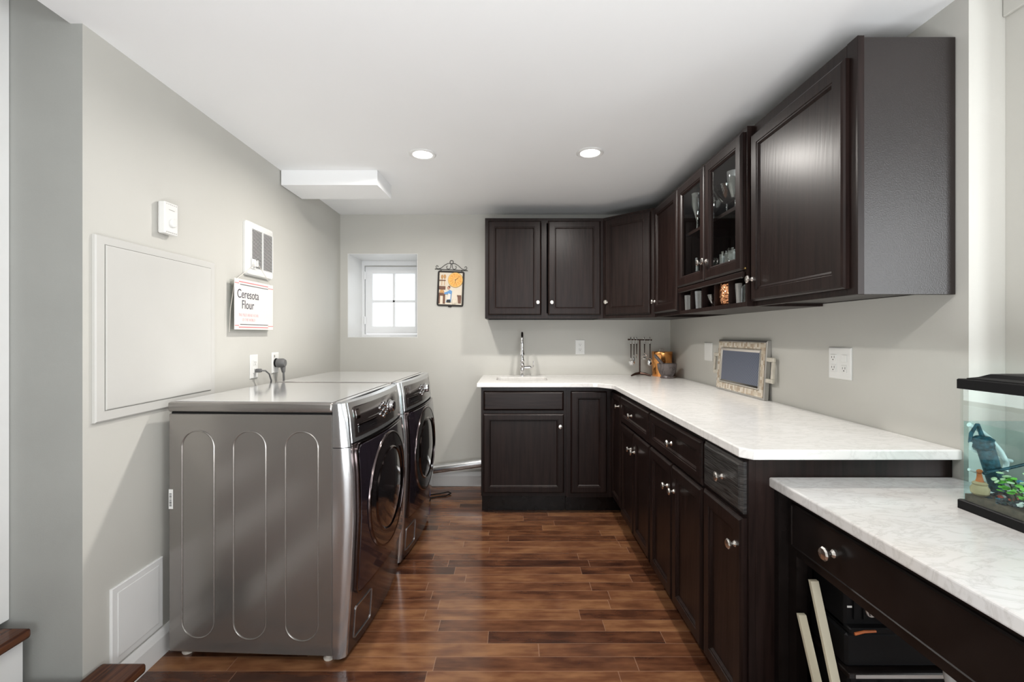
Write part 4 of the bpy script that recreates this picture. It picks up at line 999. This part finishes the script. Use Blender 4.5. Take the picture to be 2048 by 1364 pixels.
b = MB(); b.box(-0.094, -0.042, 0.0081, 0.014, -0.010, 0.018, 0.002); b.box(-0.094, -0.042, 0.0081, 0.014, -0.060, -0.036, 0.002); b.box(-0.060, -0.042, 0.0081, 0.014, -0.125, -0.060, 0.002); b.box(-0.094, -0.084, 0.0081, 0.014, -0.125, -0.060, 0.002); b.build('oven', M['brown'], r, fq)
b = MB(); b.lathe([(0.018, 0.0081), (0.018, 0.013), (0.013, 0.014), (0.0005, 0.014)], (-0.070, 0, -0.028), 16, 'y'); b.build('oven_mouth', M['tan'], r, fq)
bk = MB(); bk.loops([[( u, n_, v) for u, v in ((-0.034+0.0, -0.112), (0.006, -0.112), (0.010, -0.05), (0.014, -0.022), (-0.004, -0.010), (-0.018, -0.022), (-0.050, -0.036), (-0.048, -0.048), (-0.018, -0.046), (-0.020, -0.075))] for n_ in (0.0081, 0.016)])
bk = bk.build('baker_figure', M['blue'], r, fq)
b = MB(); b.ball((-0.016, 0.012, 0.006), 0.012, 10, (1, 0.5, 1.1)); b.ball((-0.052, 0.012, -0.040), 0.006, 8, (1.3, 0.5, 0.9)); b.build('face_and_hands', M['skin'], bk, fq, smooth=True)
b = MB(); b.ball((-0.012, 0.012, 0.012), 0.011, 10, (1, 0.55, 0.9)); b.build('hair', M['brown'], bk, fq, smooth=True)
b = MB(); b.loops([[(u, n_, v) for u, v in ((-0.024, -0.092), (0.002, -0.088), (0.004, -0.046), (-0.016, -0.040))] for n_ in (0.0161, 0.0185)]); b.build('apron', M['offwhite'], bk, fq)
b = MB(); b.box(-0.028, 0.004, 0.0161, 0.0175, -0.114, -0.093, 0.002); b.build('trousers', M['slot'], bk, fq)
for u, sc_ in ((0.026, 1.0), (0.044, 0.85)):
    b = MB(); b.ball((u, 0.011, -0.108), 0.017*sc_, 10, (0.75, 0.4, 1.4)); b.build('flour_sack', M['cream'], r, fq, smooth=True)
b = MB(); b.box(0.056, 0.090, 0.0081, 0.016, -0.062, -0.052, 0.001); b.loops([[(u, n_, v) for u, v in ((0.066, -0.118), (0.088, -0.118), (0.091, -0.062), (0.060, -0.062))] for n_ in (0.0081, 0.015)]); b.build('wood_bucket', M['brown'], r, fq)

# ------------------------------------------------------------------ duct and cord behind the dryer
b = MB(); b.tube([(-1.12, 3.665, 0.090), (-0.66, 3.665, 0.158), (-0.2155, 3.665, 0.216)], 0.036, 28)
duct = b.build('dryer_duct', M['galv'], smooth=True, angle=50); tag(duct, 'galvanised metal vent duct running low along the back wall into the sink cabinet', 'duct')
b = MB(); b.tube([(-0.335, 3.665, 0.2004), (-0.325, 3.665, 0.2017)], 0.0375, 28); b.tube([(-0.60, 3.665, 0.1662), (-0.595, 3.665, 0.1668)], 0.0372, 28); b.build('duct_seam', M['galv'], duct, smooth=True, angle=50)
r = thing('floor_cord', 'black cord with blue clip lying on the floor beside the dryer', 'cord', (-0.60, 3.48, 0.0))
b = MB(); b.tube([(-0.70, 3.44, 0.006), (-0.64, 3.52, 0.005), (-0.56, 3.55, 0.006), (-0.50, 3.57, 0.012), (-0.475, 3.545, 0.010), (-0.51, 3.50, 0.005), (-0.58, 3.48, 0.005), (-0.68, 3.42, 0.005)], 0.0045, 8); b.build('cord', M['black_plastic'], r, smooth=True)
b = MB(); b.box(-0.645, -0.612, 3.385, 3.42, 0.034, 0.100, 0.006, 2); b.build('clip', M['clip_blue'], r)
b = MB(); b.lathe([(0.019, 0.001), (0.021, 0.012), (0.015, 0.034)], (-0.628, 3.402, 0), 14); b.build('plug', M['black_plastic'], r, smooth=True)

# ------------------------------------------------------------------ things on the marble counter
ZT = 0.9142
# utensil stand
ux, uy = 1.022, 3.640
r = thing('utensil_stand', 'dark bronze T-shaped utensil stand on the counter beside the copper canister', 'utensil stand', (ux, uy, ZT)); fr = W[r.name]
b = MB()
for a in (205, 335, 90):
    ca, sa = math.cos(math.radians(a)), math.sin(math.radians(a))
    b.tube([(0, 0, 0.022), (0.045*ca, 0.045*sa, 0.018), (0.085*ca, 0.085*sa, 0.006)], [0.011, 0.010, 0.006], 8)
b.build('tripod_base', M['bronze'], r, fr, smooth=True)
b = MB(); b.tube([(0, 0, 0.02), (0, 0, 0.292)], 0.006, 12); b.build('post', M['bronze'], r, fr, smooth=True)
b = MB(); b.tube([(-0.088, 0, 0.292), (0.090, 0, 0.288)], 0.005, 10); b.ball((-0.090, 0, 0.292), 0.007); b.ball((0.092, 0, 0.288), 0.007); b.build('crossbar', M['bronze'], r, fr, smooth=True)
def utensil(name, dx, dy, label, lh, head, rot=0.0):
    t_ = thing(name, label, 'utensil', (ux+dx, uy+dy-0.0135, ZT), group='utensils hanging from the stand'); f_ = W[t_.name]
    zt_ = 0.292 - 0.0
    b = MB(); b.tube([(0, 0.0205, zt_+0.001), (0, 0.018, zt_+0.012), (0, 0.010, zt_+0.018), (0, 0.003, zt_+0.010), (0, 0, zt_-0.005), (0, 0, zt_-0.030)], 0.0026, 7); b.ball((0, 0, zt_-0.028), 0.006); b.build('hook', M['chrome'], t_, f_, smooth=True)
    b = MB(); b.tube([(0, 0, zt_-0.032), (0, 0, zt_-0.07), (0, 0, zt_-lh)], [0.0055, 0.0048, 0.0036], 8); b.build('handle', M['handle_wood'], t_, f_, smooth=True)
    zb = zt_-lh
    f_ = f_ @ Matrix.Rotation(rot, 4, 'Z')
    b = MB()
    if head == 'ladle': b.tube([(0, 0, zb), (0, -0.002, zb-0.02)], 0.003, 6); b.lathe([(0.0005, -0.026), (0.014, -0.022), (0.024, -0.006), (0.026, 0.008), (0.024, 0.008), (0.021, -0.005), (0.0005, -0.022)], (0, -0.020, zb-0.036), 16)
    if head == 'spoon': b.tube([(0, 0, zb), (0, 0, zb-0.012)], 0.003, 6); b.ball((0, 0, zb-0.034), 0.020, 14, (1, 0.35, 1.35))
    if head == 'turner': b.tube([(0, 0, zb), (0, 0, zb-0.012)], 0.003, 6); b.loops([[(u, n_, v) for u, v in ((-0.008, zb-0.010), (0.008, zb-0.010), (0.024, zb-0.028), (0.026, zb-0.066), (-0.026, zb-0.066), (-0.024, zb-0.028))] for n_ in (-0.0015, 0.0015)])
    if head == 'strainer':
        b.tube([(0, 0, zb), (0, 0, zb-0.008)], 0.003, 6)
        b.tube([(0.014*math.cos(q*PI/8), 0, zb-0.020+0.014*math.sin(q*PI/8)) for q in range(17)], 0.003, 6, cap=False); b.lathe([(0.026, 0), (0.027, 0.003), (0.0005, 0.005)], (0, 0, zb-0.044), 18)
    b.build('head', M['chrome'], t_, f_, smooth=True)
utensil('soup_ladle', -0.074, 0, 'steel ladle with dark handle hanging at the left end of the stand', 0.145, 'ladle')
utensil('serving_spoon', -0.050, 0, 'steel serving spoon hanging second from the left on the stand', 0.125, 'spoon', 1.1)
utensil('slotted_turner', -0.028, 0, 'steel turner hanging third from the left, just left of the post', 0.118, 'turner', 1.15)
utensil('pasta_strainer', 0.034, 0, 'short steel strainer hanging just right of the stand post', 0.110, 'strainer')
utensil('basting_spoon', 0.078, 0, 'steel spoon hanging alone at the right end of the stand', 0.150, 'spoon')
# copper canister
cx, cy = 1.203, 3.648
r = thing('copper_canister', 'shiny copper canister with lid in the counter corner', 'canister', (cx, cy, ZT)); fr = W[r.name]
b = MB(); b.lathe([(0.076, 0), (0.078, 0.004), (0.078, 0.168), (0.079, 0.172), (0.079, 0.176)], seg=40); b.build('body', M['copper'], r, fr, smooth=True)
b = MB(); b.lathe([(0.080, 0.1765), (0.081, 0.190), (0.078, 0.196), (0.030, 0.199), (0.0005, 0.200)], seg=40); b.build('lid', M['copper'], r, fr, smooth=True)
b = MB(); b.tube([(0.020*math.cos(q*PI/8), 0.0, 0.199+0.022*math.sin(q*PI/8)) for q in range(9)], 0.0025, 8); b.build('lid_handle', M['pewter'], r, fr, smooth=True)
# mortar and pestle
mx_, my_ = 1.180, 3.462
r = thing('mortar', 'grey veined stone mortar on the counter in front of the copper canister', 'mortar', (mx_, my_, ZT)); fr = W[r.name]
b = MB(); b.lathe([(0.050, 0), (0.052, 0.006), (0.046, 0.014), (0.044, 0.020), (0.058, 0.040), (0.068, 0.070), (0.071, 0.092), (0.072, 0.108), (0.070, 0.111), (0.062, 0.110), (0.060, 0.092), (0.050, 0.055), (0.030, 0.036), (0.0005, 0.030)], seg=36); b.build('bowl', M['stone'], r, fr, smooth=True)
b = MB(); p0, p1 = Vector((0.012, 0.0, 0.050)), Vector((-0.096, -0.004, 0.178))
b.tube([p0, p0.lerp(p1, 0.15), p0.lerp(p1, 0.5), p0.lerp(p1, 0.9), p1], [0.010, 0.016, 0.013, 0.012, 0.008], 14)
o = b.build('pestle', M['stone'], fr=fr, smooth=True); tag(o, 'grey stone pestle leaning out of the mortar to the left', 'pestle')
# leaning tray
r = thing('serving_tray', 'pearl-tiled rectangular serving tray with blue woven base leaning against the right wall', 'tray', (1.27, 2.555, ZT))
lean = math.radians(3.5)
fy_ = Matrix.Translation((1.276, 2.555, ZT+0.001)) @ Matrix.Rotation(lean, 4, 'Y') @ frame((0, 0, 0), (0, 1, 0), (-1, 0, 0))
hw, hh = 0.268, 0.300
b = MB().rects(-hw, hw, 0, hh, [(0, -0.012), (0, 0.008), (0.006, 0.011), (0.012, 0.011)]); b.build('back_frame', M['pewter'], r, fy_)
b = MB().rects(-hw+0.010, hw-0.010, 0.010, hh-0.010, [(0, 0.0112), (0, 0.0135), (0.001, 0.0145), (0.033, 0.0145), (0.034, 0.0112)], fill=False, back=False); b.build('tile_rim', M['tiles'], r, fy_)
b = MB().rects(-hw+0.045, hw-0.045, 0.045, hh-0.045, [(0, 0.0112), (0.003, 0.0160), (0.008, 0.0160), (0.020, 0.0115)], fill=False, back=False); b.build('inner_rim', M['silver'], r, fy_)
MB().box(-hw+0.062, hw-0.062, 0.0112, 0.0122, 0.062, hh-0.062).build('woven_base', M['weave'], r, fy_)
for s_ in (-1, 1):
    b = MB(); u0_, u1_ = sorted((s_*(hw+0.0005), s_*(hw+0.062)))
    ui, uo = (s_*(hw+0.0005), s_*(hw+0.062))
    def bx(a_, b_, c_, d_): b.box(min(a_, b_), max(a_, b_), -0.004, 0.010, c_, d_, 0.003)
    bx(ui, uo, 0.090, 0.112); bx(ui, uo, 0.196, 0.218); bx(s_*(hw+0.042), uo, 0.112, 0.196)
    b.build('handle', M['pearl_b'], r, fy_)

# ------------------------------------------------------------------ desk with drawer at the right
XD, ZD = 0.760, 0.828
r = thing('desk', 'dark built-in desk with grey marble top beside the end of the base cabinets', 'desk', (1.08, 0.85, 0))
b = MB(); b.prism([(XD, 0.24), (XRN-0.0142, 0.24), (XRN-0.0142, YN-0.002), (XR-0.002, YN-0.002), (XR-0.002, 1.3435), (XD, 1.3435)], ZD-0.030, ZD)
bmesh.ops.bevel(b.bm, geom=[e for e in b.bm.edges if abs(e.verts[0].co.z-e.verts[1].co.z) < 1e-5], offset=0.005, segments=3, affect='EDGES', profile=0.5)
b.build('desk_top', M['marble_desk'], r)
fdk = frame((0.803, 0.28, 0), (0, 1, 0), (-1, 0, 0))
MB().box(0.0, 1.06, -0.020, -0.0005, 0.622, ZD-0.0305).build('apron', M['black_paint'], r, fdk)
b = MB().rects(0.02, 1.022, 0.644, 0.768, [(0, 0.0), (0, 0.004), (0.003, 0.008), (0.006, 0.008), (0.008, 0.0055), (0.010, 0.0055)]); d = b.build('drawer', M['black_paint'], r, fdk); knob(d, fdk, 0.846, 0.706, 0.0055, 1.12)
b = MB(); b.box(0.775, XRN-0.02, 1.322, 1.3435, 0.001, ZD-0.0305); b.build('side_panel', M['black_paint'], r)
MB().box(0.803, 0.834, 1.285, 1.3215, 0.001, ZD-0.0305).build('leg', M['black_paint'], r)
MB().box(0.803, XRN-0.02, 0.26, 0.2795, 0.001, ZD-0.0305).build('side_panel', M['black_paint'], r)
# stored below the desk
r = thing('storage_chest', 'scuffed black chest with a round pale badge stored under the desk', 'chest', (1.12, 1.24, 0))
b = MB(); b.box(0.862, 1.385, 1.165, 1.318, 0.012, 0.372, 0.006)
for k in range(9): b.box(0.885+k*0.055, 0.893+k*0.055, 1.161, 1.166, 0.03, 0.36)
b.build('lower_body', M['black_plastic'], r)
MB().box(0.855, 1.388, 1.155, 1.318, 0.373, 0.388, 0.002).build('ledge', M['black_paint'], r)
b = MB(); b.box(0.862, 1.385, 1.175, 1.318, 0.389, 0.476, 0.006); b.build('middle_body', M['black_plastic'], r)
b = MB(); b.box(0.870, 1.385, 1.190, 1.318, 0.477, 0.612, 0.005); b.box(0.870, 1.385, 1.170, 1.318, 0.4765, 0.492, 0.003)
for u in (0.893, 0.918): b.box(u-0.0015, u+0.0015, 1.186, 1.1905, 0.505, 0.600)
up = b.build('upper_body', M['black_plastic'], r)
MB().box(0.872, 1.120, 1.1535, 1.1548, 0.376, 0.385).build('edge_strip', M['pewter'], r)
fb2 = frame((0.939, 1.1895, 0.526), (1, 0, 0), (0, -1, 0))
b = MB(); b.lathe([(0.0005, 0.0005), (0.0155, 0.0005), (0.0165, 0.002), (0.015, 0.004), (0.0005, 0.004)], seg=26, axis='y'); bd = b.build('badge', M['pewter'], up, fb2, smooth=True)
b = MB()
for k in range(4): b.box(-0.0100+k*0.0056, -0.0074+k*0.0056, 0.0041, 0.0047, -0.008, 0.008)
b.xf(Matrix.Rotation(math.radians(-18), 4, 'Y')); b.build('badge_marks', M['iron'], bd, fb2)
MB().box(0.876, 0.888, 1.1885, 1.1899, 0.535, 0.540).build('scuff', M['white_plastic'], up)
b = MB(); b.tube([(0.880, 1.1695, 0.479), (0.905, 1.1692, 0.485), (0.935, 1.1695, 0.486)], [0.004, 0.0035, 0.003], 8); b.build('rust_mark', M['rust'], up)
for k, (x0_, x1_, lab) in enumerate(((0.815, 0.837, 'pale yellowed board leaning under the desk, nearer the chest'), (0.790, 0.811, 'pale yellowed board leaning under the desk, nearer the desk leg'))):
    b = MB(); p0, p1 = (1.03+0.012*k, 0.003), (1.252+0.012*k, 0.575-0.10*k)
    b.loops([[(x0_, p[0]-0.010, p[1]), (x1_, p[0]-0.010, p[1]), (x1_, p[0], p[1]), (x0_, p[0], p[1])] for p in (p0, p1)])
    o = b.build('board', M['yellowed']); tag(o, lab, 'board', 'boards leaning under the desk')
b = MB()
b.tube([(0.930, 0.80, 0.010), (0.915, 0.82, 0.15), (0.885, 0.85, 0.35), (0.862, 0.872, 0.50), (0.850, 0.885, 0.585), (0.862, 0.90, 0.612), (0.885, 0.905, 0.60), (0.892, 0.90, 0.56), (0.905, 0.885, 0.45), (0.950, 0.86, 0.20), (0.975, 0.84, 0.010)], 0.009, 12)
o = b.build('hose', M['hose'], smooth=True); tag(o, 'grey hose looped up just below the desk drawer in front of the black chest', 'hose')

# ------------------------------------------------------------------ aquarium
ax0, ax1, ay0, ay1, az0, az1 = 1.086, 1.345, 0.600, 1.103, ZD+0.0004, 1.142
r = thing('aquarium', 'glass aquarium with black rims standing on the grey marble desk', 'aquarium', ((ax0+ax1)/2, (ay0+ay1)/2, az0))
def rim(z0, z1, o_, i_):
    b = MB()
    b.loops([[(x, y_, z) for x, y_ in ((ax0-d_, ay0-d_), (ax1+d_, ay0-d_), (ax1+d_, ay1+d_), (ax0-d_, ay1+d_))] for d_, z in ((o_, z0), (o_, z1-0.002), (o_-0.002, z1), (-i_, z1), (-i_, z0), (o_, z0))], cap0=False, cap1=False)
    return b
rim(az0, az0+0.022, 0.003, 0.006).build('base_rim', M['black_plastic'], r); rim(az1-0.024, az1, 0.004, 0.012).build('top_rim', M['black_plastic'], r)
g = 0.004
for x0, x1, y0, y1 in ((ax0, ax0+g, ay0, ay1), (ax1-g, ax1, ay0, ay1), (ax0+g, ax1-g, ay0, ay0+g), (ax0+g, ax1-g, ay1-g, ay1)):
    MB().box(x0, x1, y0, y1, az0+0.003, az1-0.004).build('glass_pane', M['tank_glass'], r)
MB().box(ax0+g, ax1-g, ay0+g, ay1-g, az0+0.003, az0+0.007).build('bottom_pane', M['black_plastic'], r)
b = MB(); b.loops([[(x, y_, az1+z) for x, y_ in ((ax0+s_, ay0+s_), (ax1-s_, ay0+s_), (ax1-s_, ay1-s_), (ax0+s_, ay1-s_))] for s_, z in ((0.008, -0.003), (0.008, 0.002), (0.022, 0.006), (0.036, 0.014), (0.050, 0.016))]); b.build('lid', M['black_plastic'], r)
wz = 1.040
o = MB().box(ax0+g+0.0006, ax1-g-0.0006, ay0+g+0.0006, ay1-g-0.0006, 0.8362, wz).build('water', M['water']); tag(o, 'clear teal water half filling the aquarium', 'water', kind='stuff')
b = MB()
for k in range(620):
    x = random.uniform(ax0+0.014, ax1-0.014); y_ = random.uniform(ay0+0.2, ay1-0.014); s_ = random.uniform(0.004, 0.0075)
    b.mi = random.choice((0, 0, 1, 1, 1, 2, 3, 3)) if random.random() < 0.6 else 0
    hgt = 0.874 + 0.02*math.sin(x*30)*math.cos(y_*14) + random.uniform(-0.006, 0.006)
    n0 = len(b.bm.verts)
    res = bmesh.ops.create_icosphere(b.bm, subdivisions=1, radius=s_)
    for v in res['verts']: v.co = Vector((v.co.x+x, v.co.y+y_, v.co.z*0.7+hgt))
    for f in {f for v in res['verts'] for f in v.link_faces}: f.material_index = b.mi
b.mi = 4; b.box(ax0+g+0.002, ax1-g-0.002, ay0+g+0.002, ay1-g-0.002, 0.838, 0.866)
o = b.build('gravel', [M['pebble_dark'], M['pebble_white'], M['pebble_red'], M['pebble_blue'], M['silt']]); tag(o, 'loose black, white and coloured gravel on the aquarium floor', 'gravel', kind='stuff')
r = thing('aquarium_filter', 'dark teal submerged filter with suction arm in the aquarium corner', 'filter', (1.14, 1.06, 0.87))
b = MB(); b.tube([(1.117, 1.078, 1.000), (1.125, 1.076, 0.965), (1.138, 1.074, 0.915), (1.145, 1.073, 0.880)], [0.015, 0.017, 0.016, 0.013], 12); b.build('body', M['teal'], r, smooth=True)
b = MB(); b.lathe([(0.012, 0.975), (0.0195, 0.980), (0.0205, 0.990), (0.0190, 0.996), (0.0205, 1.002), (0.012, 1.008)], (1.1155, 1.0775, 0), 14); b.build('intake_cap', M['teal'], r)
b = MB(); b.tube([(1.116, 1.079, 1.004), (1.108, 1.083, 1.037)], [0.005, 0.0035], 8); b.tube([(1.107, 1.083, 1.036), (1.098, 1.088, 1.012), (1.096, 1.090, 0.990)], [0.003, 0.004, 0.003], 8); b.build('arm', M['teal'], r, smooth=True)
b = MB(); b.tube([(1.0965, 1.0915, 1.033), (1.118, 1.0915, 1.022), (1.145, 1.0915, 1.000), (1.168, 1.088, 0.970), (1.176, 1.082, 0.945), (1.166, 1.076, 0.925)], 0.0055, 14)
b.tube([(1.097, 1.086, 0.992), (1.101, 1.092, 0.975), (1.128, 1.0925, 0.962), (1.20, 1.0925, 0.945)], 0.004, 10); b.tube([(1.0965, 1.092, 0.925), (1.120, 1.0925, 0.917), (1.15, 1.0925, 0.925)], 0.0035, 10)
o = b.build('air_tube', M['tube_white'], smooth=True); tag(o, 'milky white air tubing looping inside the aquarium', 'tube')
b = MB(); b.tube([(1.098, 1.060, 0.925), (1.15, 1.052, 0.940), (1.22, 1.05, 0.958), (1.30, 1.03, 0.975)], 0.0035, 8)
o = b.build('submerged_twig', M['teal'], smooth=True); tag(o, 'thin dark twig crossing the back of the aquarium', 'twig')
r = thing('aquarium_ornament', 'rust-orange figure on a round sandy pot in the aquarium', 'ornament', (1.1105, 1.080, 0.868))
b = MB(); b.lathe([(0.012, 0.868), (0.0165, 0.873), (0.0175, 0.884), (0.013, 0.892), (0.0145, 0.896), (0.010, 0.900), (0.0005, 0.900)], (1.1105, 1.080, 0), 16); b.build('pot', M['sand'], r, smooth=True)
b = MB(); b.tube([(1.1105, 1.080, 0.899), (1.110, 1.080, 0.910), (1.109, 1.080, 0.919)], [0.008, 0.0055, 0.0045], 10); b.ball((1.109, 1.079, 0.924), 0.006, 10, (1, 1, 0.9)); b.build('figure', M['rust'], r, smooth=True)
r = thing('aquarium_plant', 'bright green round-leaved plastic plant in the aquarium', 'aquarium plant', (1.128, 1.005, 0.866))
b = MB(); stems = [((1.128, 1.020, 0.866), (1.112, 1.045, 0.915)), ((1.130, 1.015, 0.866), (1.120, 1.035, 0.930)), ((1.135, 1.000, 0.866), (1.118, 1.015, 0.925)), ((1.125, 0.985, 0.866), (1.110, 1.000, 0.905)), ((1.140, 1.000, 0.866), (1.145, 1.000, 0.935)), ((1.120, 0.980, 0.866), (1.108, 0.985, 0.920))]
for p0, p1 in stems:
    p0, p1 = Vector(p0), Vector(p1); b.tube([p0, p0.lerp(p1, 0.5)+Vector((0.004, 0, 0)), p1], 0.0016, 6)
b.build('stem', M['stem'], r, smooth=True)
for mt, cnt in (('leaf', 34), ('leaf_pale', 9)):
    b = MB()
    for k in range(cnt):
        p0, p1 = random.choice(stems); t_ = random.uniform(0.3, 1.0) if mt == 'leaf' else random.uniform(0.85, 1.05)
        p = Vector(p0).lerp(Vector(p1), t_) + Vector((random.uniform(-0.007, 0.007), random.uniform(-0.012, 0.012), random.uniform(-0.004, 0.006)))
        res = bmesh.ops.create_uvsphere(b.bm, u_segments=9, v_segments=5, radius=1.0)
        m_ = Matrix.Translation(p) @ Matrix.Rotation(random.uniform(0, 6.28), 4, 'Z') @ Matrix.Rotation(random.uniform(-0.9, 0.9), 4, 'X') @ Matrix.Diagonal((random.uniform(0.006, 0.0085), random.uniform(0.005, 0.0075), 0.002, 1))
        for v in res['verts']: v.co = m_ @ v.co
    b.build('leaves', M[mt], r, smooth=True)

# ------------------------------------------------------------------ stairs at the left
r = thing('staircase', 'wood-treaded staircase with white risers climbing away at the lower left', 'staircase', (-1.5, 1.0, 0))
for k in range(5):
    xn = -1.200 - 0.283*k; zt_ = 0.171 + 0.173*k; yb_ = 1.500 if k == 0 else LW0.y-0.001
    if k == 0: b = MB(); b.box(lwx(1.49)+0.016, xn, 0.45, 1.495, zt_-0.030, zt_, 0.008, 2); b.box(xn-0.32, lwx(1.49)+0.02, 0.45, LW0.y-0.036, zt_-0.030, zt_, 0.008, 2)
    else: b = MB(); b.box(xn-0.32, xn, 0.45, LW0.y-0.036, zt_-0.030, zt_, 0.008, 2)
    b.build('tread', M['tread'], r)
    MB().box(xn-0.045, xn-0.028, 0.46, LW0.y-0.037, (zt_-0.173 if k else 0.001), zt_-0.0305).build('riser', M['trim'], r)
